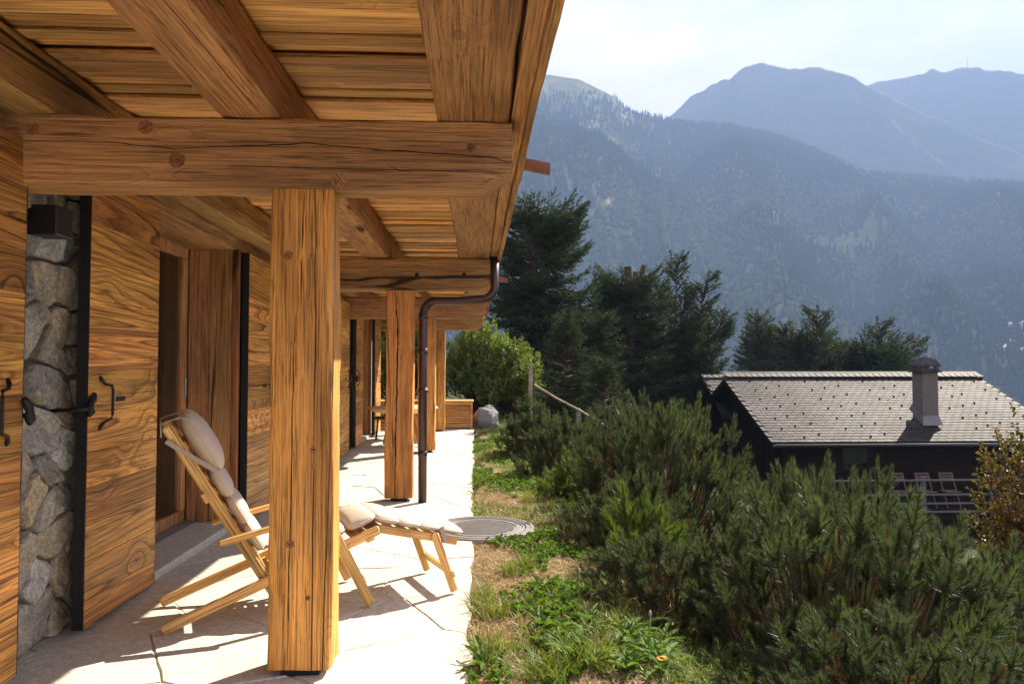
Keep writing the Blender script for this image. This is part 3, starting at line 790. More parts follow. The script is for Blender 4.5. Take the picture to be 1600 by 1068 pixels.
# ------------------------------------------------------------------ deck chair and its cushion
ch = tag(empty("deck_chair", (-1.045, 4.6, 0.004), R(23)), "slatted teak steamer deck chair with raised footrest behind the front post", "deck chair")
UPY = Vector((0, 1, 0))
def cbar(name, a, b, v0, w=0.032, h=0.058, v1=None, mat=None):
    A = Vector((a[0], v0, a[1])); B = Vector((b[0], v0 if v1 is None else v1, b[1]))
    return bar(A, B, h, w, mat or TEAK[1], name, ch, side=UPY, c=0.009)
for s in (-1, 1):
    cbar("seat_rail", (-0.81, 0.025), (0.39, 0.452), s * 0.262)
    cbar("back_rail", (-0.80, 1.12), (-0.19, 0.085), s * 0.222, h=0.056)
    bar((-0.53, s * 0.302, 0.468), (0.12, s * 0.302, 0.605), 0.062, 0.028, TEAK[1], "arm", ch, c=0.008)
    cbar("front_leg", (0.05, 0.585), (0.335, 0.012), s * 0.298)
    cbar("footrest_rail", (0.385, 0.452), (0.915, 0.318), s * 0.225, h=0.05)
    cbar("footrest_leg", (0.748, 0.39), (0.885, 0.012), s * 0.262, h=0.05)
def cross(name, u, z, half, w=0.045, t=0.018, tilt=0.0):
    o = MB().cbox(-w / 2, w / 2, -half, half, -t / 2, t / 2, 0.004).build(name, TEAK[1], ch, loc=(u, 0, z))
    o.rotation_euler = (0, tilt, 0); return o
for k in range(11):
    t = k / 10; cross("back_slat", -0.775 + t * 0.52 + 0.025, 1.08 - t * 0.88 + 0.015, 0.205, 0.05, 0.014, R(59))
for k in range(7):
    t = k / 6; cross("seat_slat", -0.24 + t * 0.60, 0.228 + t * 0.216, 0.245, 0.055, 0.014, R(-19.5))
for k in range(6):
    t = k / 5; cross("footrest_slat", 0.42 + t * 0.47, 0.438 - t * 0.118, 0.222, 0.05, 0.014, R(14))
cross("head_bar", -0.755, 1.02, 0.24, 0.075, 0.024, R(59))
cross("back_stay", -0.60, 0.72, 0.285, 0.06, 0.026, R(59))
cross("stretcher", 0.865, 0.125, 0.29, 0.045, 0.026, R(70))
cross("stretcher", 0.28, 0.17, 0.31, 0.045, 0.026, R(64))
cross("stretcher", 0.33, 0.40, 0.29, 0.05, 0.024, R(-19))

cu = tag(empty("seat_cushion", (-1.045, 4.6, 0.004), R(23)), "cream quilted cushion tied along the teak deck chair", "cushion")
def pad(c, dirv, l, w, th, name="cushion_pad"):
    """puffed superellipsoid pad: long axis dirv in the u-z plane"""
    d = Vector((dirv[0], 0, dirv[1])).normalized(); n = Vector((-d.z, 0, d.x)); 
    if n.z < 0: n = -n
    v = []; f = []; NU, NV = 20, 12
    sp = lambda x, e: math.copysign(abs(x) ** e, x)
    sd = c[0] * 9
    for i in range(NV + 1):
        la = -math.pi / 2 + math.pi * i / NV
        for j in range(NU):
            lo = 2 * math.pi * j / NU
            a = sp(math.cos(la), 0.75) * sp(math.cos(lo), 0.42); b = sp(math.cos(la), 0.75) * sp(math.sin(lo), 0.42); cc = sp(math.sin(la), 0.9)
            wr = 1 + 0.05 * mnoise.noise(Vector((a * 3 + sd, b * 7, cc * 2)))
            pu = 1 - 0.28 * (abs(a) ** 3) - 0.12 * (abs(b) ** 6)
            p = Vector((c[0], 0, c[1])) + d * (a * l / 2) + Vector((0, b * w / 2 * wr, 0)) + n * (cc * th / 2 * wr * pu)
            v.append(p)
    for i in range(NV):
        for j in range(NU): f.append((i * NU + j, i * NU + (j + 1) % NU, (i + 1) * NU + (j + 1) % NU, (i + 1) * NU + j))
    o = mesh_py(name, v, f, CLOTH, cu, True)
    # piping around the edge
    e = []
    for j in range(41):
        lo = 2 * math.pi * j / 40
        e.append(Vector((c[0], 0, c[1])) + d * (sp(math.cos(lo), 0.42) * l / 2 * 1.0) + Vector((0, sp(math.sin(lo), 0.42) * w / 2 * 1.0, 0)))
    MB().tube(e, 0.0045, 5, False).build("piping", CLOTH, o, True)
    return o
bd = (-0.507, 0.862); bn = (0.862, 0.507)
def bk(z, off): 
    t = (1.12 - z) / (1.12 - 0.085); return (-0.80 + t * 0.61 + bn[0] * off, z + bn[1] * off)
pad(bk(0.965, 0.115), bd, 0.40, 0.50, 0.150)
pad(bk(0.745, 0.085), bd, 0.21, 0.49, 0.105)
pad(bk(0.59, 0.082), bd, 0.215, 0.49, 0.105)
pad(bk(0.435, 0.08), bd, 0.21, 0.49, 0.10)
sdv = (0.942, 0.336)
pad((-0.10, 0.36), sdv, 0.22, 0.49, 0.11); pad((0.10, 0.43), sdv, 0.22, 0.49, 0.105); pad((0.29, 0.495), sdv, 0.20, 0.49, 0.10)
fdv = (0.97, -0.24)
for k in range(4): pad((0.455 + k * 0.142, 0.497 - k * 0.036), fdv, 0.185, 0.49, 0.088 - k * 0.006)
for s in (-1, 1):
    bar((-0.80, s * 0.246, 1.04), (bk(0.86, 0.10)[0] + 0.02, s * 0.25, bk(0.86, 0.10)[1] - 0.05), 0.004, 0.026, STRAP, "strap", cu, side=Vector((0.6, 0, 1)), c=0.001)
    MB().tube([(-0.825, s * 0.243, 1.06), (-0.828, s * 0.24, 1.135), (-0.74, s * 0.235, 1.165), (-0.68, s * 0.235, 1.16)], 0.0045, 5).build("strap", STRAP, cu, True)
    bar((0.80, s * 0.246, 0.425), (0.83, s * 0.256, 0.325), 0.004, 0.03, STRAP, "strap", cu, side=Vector((1, 0, 0)), c=0.001)
MB().tube([(-0.828, -0.24, 1.135), (-0.828, 0.24, 1.135)], 0.0045, 5).build("strap", STRAP, cu, True)

# ------------------------------------------------------------------ manhole cover
mh = tag(empty("manhole_cover", (0.06, 6.57, -0.004)), "round cast iron manhole cover set at the terrace edge in the grass", "manhole cover")
MB().lathe([(0.47, -0.08), (0.485, 0.004), (0.478, 0.016), (0.452, 0.018), (0.449, 0.012), (0.43, 0.012), (0.427, 0.018), (0.405, 0.018), (0.40, 0.004), (0.398, -0.02)], n=64).build("ring_frame", CAST, mh)
m = MB().lathe([(0.394, -0.03), (0.394, 0.014), (0.375, 0.016), (0.372, 0.010), (0.352, 0.010), (0.349, 0.016), (0.315, 0.016), (0.312, 0.010), (0.01, 0.010)], n=64)
m.build("lid", CAST, mh)
st = MB()
for i in range(-14, 15):
    for j in range(-14, 15):
        x, y = i * 0.0205 + (j % 2) * 0.010, j * 0.0205
        if math.hypot(x, y) < 0.295: st.box(x - 0.0065, x + 0.0065, y - 0.0065, y + 0.0065, 0.0095, 0.0165)
stuff(st.build("lid_studs", CAST, mh))

# ------------------------------------------------------------------ table, chair, storage box, boulder, handrail
tb = tag(empty("garden_table", (-1.33, 13.5, 0.004)), "round pale wooden table with thick tapered top at the far end of the terrace", "table")
tm = MB().lathe([(0.30, 0.60), (0.50, 0.62), (0.60, 0.655), (0.645, 0.685), (0.65, 0.70), (0.635, 0.712), (0.1, 0.714)], n=40)
tm.v = [(x * (1 + 0.03 * mnoise.noise(Vector((x * 3, y * 3, 1)))), y * (1 + 0.03 * mnoise.noise(Vector((x * 3, y * 3, 1)))), z) for x, y, z in tm.v]
tm.build("table_top", TABLEW, tb, True)
for k in range(4):
    a = R(45 + 90 * k + 12)
    bar((0.24 * math.cos(a), 0.24 * math.sin(a), 0.61), (0.42 * math.cos(a), 0.42 * math.sin(a), 0.0), 0.075, 0.075, JAMB, "leg", tb, side=Vector((math.sin(a), -math.cos(a), 0)), c=0.008)
MB().cbox(-0.30, 0.30, -0.05, 0.05, 0.555, 0.598, 0.004).build("brace", JAMB, tb)
bw = MB().lathe([(0.05, 0.0), (0.10, 0.02), (0.145, 0.065), (0.155, 0.085), (0.148, 0.085), (0.10, 0.03), (0.01, 0.02)], n=28).build("bowl", WHITE, None, True, (-0.86, 13.35, 0.719))
tag(bw, "white bowl on the round pale table", "bowl")
dc = tag(empty("dining_chair", (-1.66, 14.75, 0.004), R(-25)), "dark high-backed dining chair behind the round table", "chair")
sh = []; fa = []
for i in range(9):
    z = 0.45 + i * 0.11
    for j in range(9):
        a = R(-70 + 140 * j / 8); rr = 0.26 * (1 - 0.25 * max(0, (i - 6) / 2.0))
        sh.append((rr * math.sin(a), 0.22 * math.cos(a) + 0.012 * i, z))
nn = len(sh)
sh += [(x * 1.07, y * 1.08 + 0.01, z) for x, y, z in sh[:nn]]
for i in range(8):
    for j in range(8):
        q = (i * 9 + j, i * 9 + j + 1, (i + 1) * 9 + j + 1, (i + 1) * 9 + j); fa.append(q); fa.append(tuple(nn + t for t in q[::-1]))
for j in range(8): fa += [(72 + j, 72 + j + 1, nn + 72 + j + 1, nn + 72 + j)]
for i in range(8): fa += [(i * 9, (i + 1) * 9, nn + (i + 1) * 9, nn + i * 9), (i * 9 + 8, nn + i * 9 + 8, nn + (i + 1) * 9 + 8, (i + 1) * 9 + 8)]
mesh_py("backrest", sh, fa, LACQ, dc, True)
MB().cbox(-0.25, 0.25, -0.28, 0.2, 0.40, 0.46, 0.02).build("seat", LACQ, dc)
for x, y_ in ((-0.2, -0.22), (0.2, -0.22), (-0.2, 0.16), (0.2, 0.16)): bar((x, y_, 0.40), (x * 1.12, y_ * 1.12, 0), 0.035, 0.035, IRON, "leg", dc, side=Vector((1, 0, 0)))

sb = tag(empty("storage_box", (0, 0, 0.004)), "long slatted teak storage box closing the end of the terrace", "storage box")
bx0, bx1, by0, by1, bz = -2.24, -0.05, 17.02, 17.6, 0.63
MB().cbox(bx0 - 0.02, bx1 + 0.02, by0 - 0.02, by1 + 0.02, bz, bz + 0.03, 0.006).build("lid", BOXW, sb)
MB().box(bx0 + 0.03, bx1 - 0.03, by0 + 0.05, by1 - 0.03, 0.03, bz - 0.01).build("liner", LACQ, sb)
for x in (bx0, -1.52, -0.80, bx1 - 0.05): MB().cbox(x, x + 0.05, by0, by0 + 0.05, 0.0, bz - 0.001, 0.004).build("stile", BOXW, sb)
MB().cbox(bx1 - 0.05, bx1, by1 - 0.05, by1, 0.0, bz - 0.001, 0.004).build("stile", BOXW, sb)
spans = ((bx0 + 0.051, -1.521), (-1.469, -0.801), (-0.749, bx1 - 0.051))
slme = None
for (xa, xb) in spans:
    for z in (0.035, bz - 0.075): MB().cbox(xa, xb, by0 + 0.004, by0 + 0.045, z, z + 0.07, 0.004).build("panel_rail", BOXW, sb)
    for k in range(11):
        z = 0.118 + k * 0.040
        o = MB().cbox(-(xb - xa) / 2, (xb - xa) / 2, -0.008, 0.008, -0.0125, 0.0125, 0.003).build("slat", BOXW, sb, loc=((xa + xb) / 2, by0 + 0.024, z)); o.rotation_euler = (R(-8), 0, 0)
for k in range(11):
    MB().cbox(-0.008, 0.008, -(by1 - by0 - 0.1) / 2, (by1 - by0 - 0.1) / 2, -0.016, 0.016, 0.003).build("slat", BOXW, sb, loc=(bx1 - 0.022, (by0 + by1) / 2, 0.08 + k * 0.048))

def rock(name, loc, s, mat, seed, rot=0.0):
    v = []; f = []; NU, NV = 18, 11
    for i in range(NV + 1):
        la = -math.pi / 2 + math.pi * i / NV
        for j in range(NU):
            lo = 2 * math.pi * j / NU
            p = Vector((math.cos(la) * math.cos(lo), math.cos(la) * math.sin(lo), math.sin(la)))
            q = p * (1 + 0.38 * mnoise.noise(p * 1.3 + Vector((seed, 0, 0))) + 0.15 * mnoise.noise(p * 3.7 + Vector((seed, 5, 0))))
            m_ = max(abs(q.x), abs(q.y), abs(q.z)); q = q * (0.75 + 0.25 / max(m_, 0.3)) if m_ > 0 else q
            v.append((q.x * s[0], q.y * s[1], q.z * s[2]))
    for i in range(NV):
        for j in range(NU): f.append((i * NU + j, i * NU + (j + 1) % NU, (i + 1) * NU + (j + 1) % NU, (i + 1) * NU + j))
    o = mesh_py(name, v, f, mat, None, False, loc); o.rotation_euler = (0.1, 0.25, rot); return o
tag(rock("boulder", (0.27, 17.3, 0.2), (0.28, 0.28, 0.32), BOULDER, 11.3, 0.6), "pale grey boulder beside the slatted storage box", "boulder")

GREYW = wood("weathered_pole", 0, (0.42, 0.37, 0.30), (0.26, 0.21, 0.16), K=8, sc=4, along=0.08, contrast=0.5, crack=0.5, knots=0.3)
hr = tag(empty("handrail", (0, 0, 0)), "weathered wooden pole handrail with post descending behind the dwarf pines", "handrail")
timber("post", 2, (1.12, 1.20, 14.96, 15.04, -0.4, 1.50), GREYW, hr, 91, c=0.01, wob=0.004)
timber("post", 2, (1.93, 2.01, 13.70, 13.78, -0.7, 0.66), GREYW, hr, 92, c=0.01, wob=0.004)
MB().tube([(1.24, 14.98, 1.08), (1.62, 14.3, 0.83), (2.0, 13.6, 0.62), (2.35, 12.9, 0.39), (2.9, 12.0, 0.02)], [0.021, 0.020, 0.022, 0.020, 0.02], 8).build("rail", GREYW, hr, True)

# ------------------------------------------------------------------ vegetation builders
def shoot_template(rs, L, n, nl, w, a0, a1, tipbias=1.0, bare=0.0):
    t = bare + (1 - bare) * rs.rand(n) ** tipbias
    phi = rs.rand(n) * 2 * math.pi
    ang = np.radians(a0 + (a1 - a0) * t ** 1.5 + rs.randn(n) * 6)
    d = np.stack([np.sin(ang) * np.cos(phi), np.sin(ang) * np.sin(phi), np.cos(ang)], -1)
    base = np.stack([np.zeros(n), np.zeros(n), t * L], -1) + d * 0.004
    side = np.cross(d, rs.randn(n, 3)); side /= np.linalg.norm(side, axis=1, keepdims=True) + 1e-9
    ln = nl * (0.75 + 0.4 * rs.rand(n)); hw = w / 2
    return np.stack([base - side * hw, base + side * hw, base + d * ln[:, None]], 1)   # n,3,3

def leaf_template(rs, L, n, nl, w):
    """broad leaves on a twig, each a folded rhomb of two triangles"""
    t = rs.rand(n); phi = rs.rand(n) * 2 * math.pi; ang = np.radians(40 + rs.rand(n) * 60)
    d = np.stack([np.sin(ang) * np.cos(phi), np.sin(ang) * np.sin(phi), np.cos(ang)], -1)
    base = np.stack([np.zeros(n), np.zeros(n), t * L], -1)
    side = np.cross(d, rs.randn(n, 3)); side /= np.linalg.norm(side, axis=1, keepdims=True)
    up = np.cross(side, d); ln = nl * (0.7 + 0.5 * rs.rand(n))[:, None]
    tip = base + d * ln; mid = base + d * ln * 0.5 + up * ln * 0.08
    return np.concatenate([np.stack([base, mid + side * w / 2, tip], 1), np.stack([base, tip, mid - side * w / 2], 1)], 0)

def place(templates, base, d, scale, rs):
    """instance triangle templates along directions d at points base -> (N,3) vertices"""
    d = d / (np.linalg.norm(d, axis=1, keepdims=True) + 1e-9)
    r = rs.randn(len(d), 3); a = np.cross(d, r); a /= np.linalg.norm(a, axis=1, keepdims=True) + 1e-9; b = np.cross(d, a)
    idx = rs.randint(0, len(templates), len(d)); out = []
    for k, T in enumerate(templates):
        s = idx == k
        if not s.any(): continue
        M = np.stack([a[s], b[s], d[s]], 1) * scale[s][:, None, None]      # rows
        V = np.einsum('tvk,skj->stvj', T, M) + base[s][:, None, None, :]
        out.append(V.reshape(-1, 3))
    return np.concatenate(out, 0)

def sticks(segs, n=4):
    """tapered sticks from (p, q, r0, r1) -> verts, quads"""
    p = np.array([s[0] for s in segs], float); q = np.array([s[1] for s in segs], float)
    r0 = np.array([s[2] for s in segs]); r1 = np.array([s[3] for s in segs])
    d = q - p; d /= np.linalg.norm(d, axis=1, keepdims=True) + 1e-9
    a = np.cross(d, np.array([0.31, 0.77, 0.55])); a /= np.linalg.norm(a, axis=1, keepdims=True) + 1e-9; b = np.cross(d, a)
    ring = []
    for k in range(n):
        th = 2 * math.pi * k / n; o = a * math.cos(th) + b * math.sin(th)
        ring.append((p + o * r0[:, None], q + o * r1[:, None]))
    quads = []
    for k in range(n):
        j = (k + 1) % n
        quads.append(np.stack([ring[k][0], ring[j][0], ring[j][1], ring[k][1]], 1))
    return np.concatenate(quads, 0).reshape(-1, 3)

BARK = plain("brown_bark", (0.065, 0.045, 0.033), 0.9, 0, 0.2, var=0.45, scale=14, bump=0.6, dist=0.01)
REDBARK = plain("reddish_twig", (0.13, 0.07, 0.04), 0.85, 0, 0.2, var=0.4, scale=20)
MUGO = leafy("pine_needles", (0.032, 0.048, 0.025), (0.066, 0.090, 0.043), (0.105, 0.132, 0.062), scale=2.6, trans=0.34, rough=0.45, spec=0.25)
MUGOY = leafy("young_pine_needles", (0.05, 0.085, 0.015), (0.10, 0.15, 0.03), (0.14, 0.19, 0.04), scale=2.0, trans=0.35, rough=0.45, spec=0.25)
DEADN = leafy("dead_needles", (0.09, 0.055, 0.025), (0.16, 0.10, 0.045), scale=4, trans=0.15, rough=0.8, spec=0.1)
SPRUCE = leafy("spruce_needles", (0.014, 0.025, 0.012), (0.034, 0.050, 0.020), (0.052, 0.068, 0.026), scale=0.7, trans=0.2, rough=0.7, spec=0.1)
YEWG = leafy("yellow_green_leaves", (0.06, 0.095, 0.015), (0.13, 0.18, 0.028), (0.2, 0.25, 0.045), scale=1.2, trans=0.4, rough=0.5, spec=0.3)
REDL = leafy("turning_leaves", (0.04, 0.05, 0.012), (0.12, 0.085, 0.022), (0.24, 0.07, 0.02), scale=3.2, trans=0.35, rough=0.5, spec=0.3)

def mugo_meshes(seed, rx, ry, rz, nc, nn=185, L=0.20, nl=0.062, w=0.0042, mat=None):
    """mound of branch ends: each a leading shoot, a whorl of side shoots and the older wood below them"""
    rs = np.random.RandomState(seed)
    T = [shoot_template(rs, L, nn, nl, w, 54, 20, 0.85, 0.0) for _ in range(5)]
    z = rs.rand(nc) * 1.3 - 0.3; th = rs.rand(nc) * 2 * math.pi; c = np.sqrt(np.clip(1 - z * z, 0, 1))
    dr = np.stack([c * np.cos(th), c * np.sin(th), z], -1)
    rad = np.where(rs.rand(nc) < 0.72, 0.84 + 0.2 * rs.rand(nc), 0.45 + 0.4 * rs.rand(nc))
    lump = 0.72 + 0.6 * fbm(dr[:, 0] * 2.4 + 9 + seed, dr[:, 1] * 2.4 + dr[:, 2] * 1.8, seed, 3)
    tip = dr * np.array([rx, ry, rz]) * (rad * lump)[:, None] + np.array([0, 0, 0.15])
    lead = dr * 0.8 + np.array([0, 0, 0.62]) + rs.randn(nc, 3) * 0.16
    lead /= np.linalg.norm(lead, axis=1, keepdims=True)
    B, D, S, segs = [], [], [], []
    for i in range(nc):
        d = lead[i]; sc = 0.7 + 0.75 * rs.rand() ** 1.5; b = tip[i] - d * L * sc
        B.append(b); D.append(d); S.append(sc)
        a = np.cross(d, rs.randn(3)); a /= np.linalg.norm(a); e = np.cross(d, a)
        m_ = rs.randint(3, 6); p0 = rs.rand() * 6.28
        for k in range(m_):
            ph = p0 + 2 * math.pi * k / m_ + rs.randn() * 0.2
            q = d + (a * math.cos(ph) + e * math.sin(ph)) * (0.62 + 0.3 * rs.rand()) + np.array([0, 0, 0.12])
            B.append(b - d * 0.02 * rs.rand()); D.append(q); S.append(0.45 + 0.5 * rs.rand())
        old = b - d * 0.16 - np.array([0, 0, 0.03])
        B.append(old); D.append(b - old); S.append(0.85)
        root = np.array([rs.randn() * rx * 0.12, rs.randn() * ry * 0.12, -0.35])
        mid = root * 0.4 + old * 0.6 + np.array([dr[i, 0] * rx, dr[i, 1] * ry, -0.1]) * 0.10
        segs += [(root, mid, 0.016, 0.010), (mid, old, 0.010, 0.007), (old, b, 0.007, 0.005)]
    B = np.array(B); D = np.array(D); D /= np.linalg.norm(D, axis=1, keepdims=True); S = np.array(S)
    dead = rs.rand(len(B)) < np.where(np.linalg.norm(B / np.array([rx, ry, rz]), axis=1) < 0.8, 0.16, 0.015)
    V = place(T, B[~dead], D[~dead], S[~dead], rs)
    VD = place(T, B[dead], D[dead], S[dead] * 0.9, rs)
    for b, d, sc in zip(B, D, S):
        e_ = b + d * L * sc * 0.97
        segs += [(b, e_, 0.0045, 0.0028), (e_, e_ + d * 0.012, 0.004, 0.006), (e_ + d * 0.012, e_ + d * 0.028, 0.006, 0.002)]
    return mesh_np("needles", V, 3, mat or MUGO), mesh_np("branches", sticks(segs), 4, REDBARK), mesh_np("dead_needles", VD, 3, DEADN)

def gz(x, y): return float(ground_z(x, y))
MG = [mugo_meshes(3, 1.25, 1.05, 1.05, 300), mugo_meshes(8, 0.85, 0.8, 0.85, 150), mugo_meshes(15, 0.38, 0.38, 0.42, 30, mat=MUGOY)]
def mugo(kind, x, y, label, s=1.0, rz=0.0, zs=1.0, dz=0.0, group="dwarf mountain pines along the terrace"):
    t = tag(empty("dwarf_pine", (x, y, gz(x, y) + dz), rz), label, "pine bush", group)
    t.scale = (s, s, s * zs)
    obj("needles", MG[kind][0], t); obj("branches", MG[kind][1], t); obj("dead_needles", MG[kind][2], t)
    return t
mugo(0, 2.30, 4.45, "large dark green dwarf pine filling the bottom right foreground", 1.0, 0.4, 1.06)
mugo(0, 3.65, 4.95, "dwarf pine bush at the right edge of the picture in front of the red-leaved shrub", 0.95, 2.1, 1.13)
mugo(0, 1.80, 3.05, "low dwarf pine at the bottom right corner nearest the viewer", 0.74, 3.9, 0.8)
mugo(0, 2.78, 5.8, "tall pointed dwarf pine standing just in front of the dark house deck", 0.70, 5.2, 1.72)
mugo(0, 1.92, 7.6, "big rounded dwarf pine left of the dark house gable", 0.94, 1.3, 1.26, 0.1)
mugo(1, 1.32, 6.2, "dark dwarf pine in shade below the big rounded one", 0.8, 0.7, 0.9)
mugo(1, 1.28, 9.9, "blue-green dwarf pine beside the grass halfway along the terrace", 0.86, 2.9, 1.1)
mugo(1, 1.02, 12.2, "farthest dwarf pine under the wooden fence post", 0.86, 4.2, 1.12)
mugo(1, 1.85, 11.3, "dwarf pine behind the others close to the pole handrail", 0.95, 5.6, 1.1)
mugo(1, 1.18, 4.6, "low shaded dwarf pine bordering the turf beyond the weed clump", 0.62, 2.6, 0.8)
mugo(2, 1.05, 8.35, "small bright yellow-green dwarf pine at the lawn edge", 1.0, 1.0, 0.9)
mugo(2, 1.22, 5.5, "young yellow-tipped dwarf pine in the shadow of the big bushes", 0.95, 3.0, 1.15)

# --- spruces
def conifer_mesh(seed, H, nl_, limb_fn, tw=0.30, n_need=15, need=0.076, w=0.028, step=0.13, mat=None, side=0.46):
    rs = np.random.RandomState(seed)
    T = [shoot_template(rs, tw, n_need, need, w, 62, 22, 0.9) for _ in range(5)]
    B, D, S, segs = [], [], [], []
    for i in range(nl_):
        p0, d0, L, curve = limb_fn(i, rs)
        p0 = np.array(p0, float); d = np.array(d0, float); d /= np.linalg.norm(d)
        n = max(3, int(L / step)); p = p0.copy(); pts = [p.copy()]
        for k in range(n):
            t = k / n
            d = d + np.array([0, 0, curve * (t - 0.35) * 0.30]) + rs.randn(3) * 0.03; d /= np.linalg.norm(d)
            p = p + d * (L / n); pts.append(p.copy())
            lat = np.cross(d, [0, 0, 1.0]); ln = np.linalg.norm(lat); lat = lat / ln if ln > 0.15 else np.array([math.cos(i), math.sin(i), 0])
            if t > 0.12:
                sl = L * side * (1.05 - t) + 0.10
                for sg in (-1, 1):
                    sd = d * 0.75 + lat * sg * (0.75 + 0.2 * rs.rand()) + np.array([0, 0, -0.22 + 0.3 * rs.rand()]); sd /= np.linalg.norm(sd)
                    m_ = max(1, int(sl / (tw * 0.72))); q = p.copy()
                    for u in range(m_):
                        B.append(q.copy()); D.append(sd + rs.randn(3) * 0.16); S.append(0.8 + 0.45 * rs.rand())
                        q = q + sd * tw * 0.7; sd = sd + np.array([0, 0, -0.07])
                B.append(p.copy()); D.append(d + rs.randn(3) * 0.2); S.append(0.9 + 0.3 * rs.rand())
        B.append(p.copy()); D.append(d); S.append(1.15)
        for k in range(0, len(pts) - 1, 2):
            r0 = 0.028 * (1 - k / len(pts)) + 0.004
            segs.append((pts[k], pts[min(k + 2, len(pts) - 1)], r0, r0 * 0.75))
    V = place(T, np.array(B), np.array(D), np.array(S), rs)
    return mesh_np("crown", V, 3, mat or SPRUCE), segs

def trunk_mesh(H, r0, segs, stubs=(), top=0.35):
    s = list(segs); n = 10
    for k in range(n):
        s.append(((0.02 * math.sin(k), 0, -0.6 + (H + 0.6) * k / n), (0.02 * math.sin(k + 1), 0, -0.6 + (H + 0.6) * (k + 1) / n), r0 * (1 - (1 - top) * k / n), r0 * (1 - (1 - top) * (k + 1) / n)))
    for (p, q, r) in stubs: s.append((p, q, r, r * 0.9)); s.append((q, np.array(q) + np.array([0, 0, 0.004]), r * 0.9, 0.0005))
    return mesh_np("trunk", sticks(s, 8), 4, BARK)

def topped(H, rb, rt, asc_top, lean=0.0):
    def fn(i, rs):
        t = rs.rand() ** 0.85
        h = 0.15 + t * (H - 0.35); az = rs.rand() * 2 * math.pi
        asc = -0.25 + (asc_top + 0.25) * t ** 2.2 + rs.randn() * 0.08
        L = (rb + (rt - rb) * t) * (0.75 + 0.4 * rs.rand())
        L *= 1 + lean * math.cos(az)
        return (0, 0, h), (math.cos(az), math.sin(az), asc), L, 0.9
    return fn
def candelabra(H, rb, leaders):
    def fn(i, rs):
        if i % 3 != 0:
            l = leaders[rs.randint(len(leaders))]; t = rs.rand() ** 0.8
            p = np.array([l[0] * t ** 0.6, l[1] * t ** 0.6, l[3] + (l[2] - l[3]) * t]); az = rs.rand() * 2 * math.pi
            return p, (math.cos(az) + l[0] * 0.2, math.sin(az) + l[1] * 0.2, 0.45 + 0.6 * t), 0.30 + (1 - t) * 0.75, 0.7
        t = rs.rand(); az = rs.rand() * 2 * math.pi
        return (0, 0, 0.2 + t * H * 0.6), (math.cos(az), math.sin(az), -0.15 + 0.5 * t), rb * (1 - 0.35 * t) * (0.75 + 0.4 * rs.rand()), 0.9
    return fn
def pointed(H, rb):
    def fn(i, rs):
        t = rs.rand() ** 1.1; az = rs.rand() * 2 * math.pi
        return (0, 0, 0.1 + t * (H - 0.15)), (math.cos(az), math.sin(az), -0.1 + 0.8 * t), max(0.10, rb * (1 - t) * (0.8 + 0.35 * rs.rand())), 0.8
    return fn
S1c, sg = conifer_mesh(5, 7.0, 380, topped(6.1, 1.7, 1.35, 0.75, 0.12)); S1 = (S1c, trunk_mesh(5.9, 0.17, sg))
LD = [(0.3, 0.1, 6.9, 1.5), (1.3, -0.2, 6.3, 2.0), (2.1, 0.3, 5.0, 2.2), (-1.2, 0.2, 5.6, 2.0), (-0.5, -0.6, 6.1, 2.0), (0.8, 0.7, 6.0, 2.0), (-1.9, -0.2, 4.6, 2.0)]
S2c, sg = conifer_mesh(9, 7.0, 680, candelabra(7.0, 2.3, LD)); 
sg += [((0, 0, l[3] * 0.8), (l[0] * 0.66, l[1] * 0.66, l[3] + (l[2] - l[3]) * 0.5), 0.07, 0.05) for l in LD] + [((l[0] * 0.66, l[1] * 0.66, l[3] + (l[2] - l[3]) * 0.5), (l[0], l[1], l[2]), 0.05, 0.01) for l in LD]
S2 = (S2c, trunk_mesh(5.0, 0.2, sg))
S3c, sg = conifer_mesh(14, 3.0, 190, pointed(3.0, 1.05), tw=0.2, need=0.05, w=0.016, step=0.10); S3 = (S3c, trunk_mesh(2.9, 0.06, sg, top=0.1))
S4c, sg = conifer_mesh(21, 7.0, 300, topped(6.2, 2.1, 1.3, 0.7)); S4 = (S4c, trunk_mesh(6.0, 0.24, sg, stubs=[((0.05, -0.15, 5.5), (-0.1, -0.2, 6.75), 0.16), ((0.2, 0.05, 5.6), (0.35, 0.0, 6.6), 0.12), ((0.3, -0.1, 5.6), (0.62, -0.1, 6.85), 0.10)], top=0.8))
def spruce(S, x, y, label, s=1.0, rz=0.0, zs=1.0, cat="spruce tree", name="spruce_tree", dz=0.0, group="spruces below the terrace"):
    t = tag(empty(name, (x, y, gz(x, y) + dz), rz), label, cat, group); t.scale = (s, s, s * zs)
    obj("crown", S[0], t); obj("trunk", S[1], t); return t
spruce(S1, 2.05, 25.0, "tall dense topped spruce standing beyond the end of the porch roof", 1.14, 0.2)
spruce(S4, 6.3, 29.5, "broad spruce with sawn-off trunk tops", 1.12, 0.3, 1.0)
spruce(S2, 8.6, 31.5, "spruce with several upswept leaders left of the dark gable", 1.22, 0.0, 1.02)
spruce(S1, 4.1, 26.0, "shaggy spruce between the tall topped one and the sawn-off trunks", 0.84, 2.5, 0.86)
spruce(S2, 19.6, 40.0, "wide spruce behind the slate roof, left of the chimney", 1.75, 3.5, 0.88)
spruce(S2, 23.0, 40.5, "spruce with upswept right leaders just behind the chimney", 1.7, 0.15, 0.9)
spruce(S2, 21.3, 42.0, "dark spruce in the middle of the group behind the slate roof", 1.7, 1.9, 0.86)
spruce(S4, 20.6, 44.0, "rearmost broad spruce crown of the group behind the slate roof", 1.75, 0.6, 0.86)
spruce(S1, 18.0, 41.0, "full dark spruce at the left of the group behind the slate roof", 1.5, 1.1, 1.0)
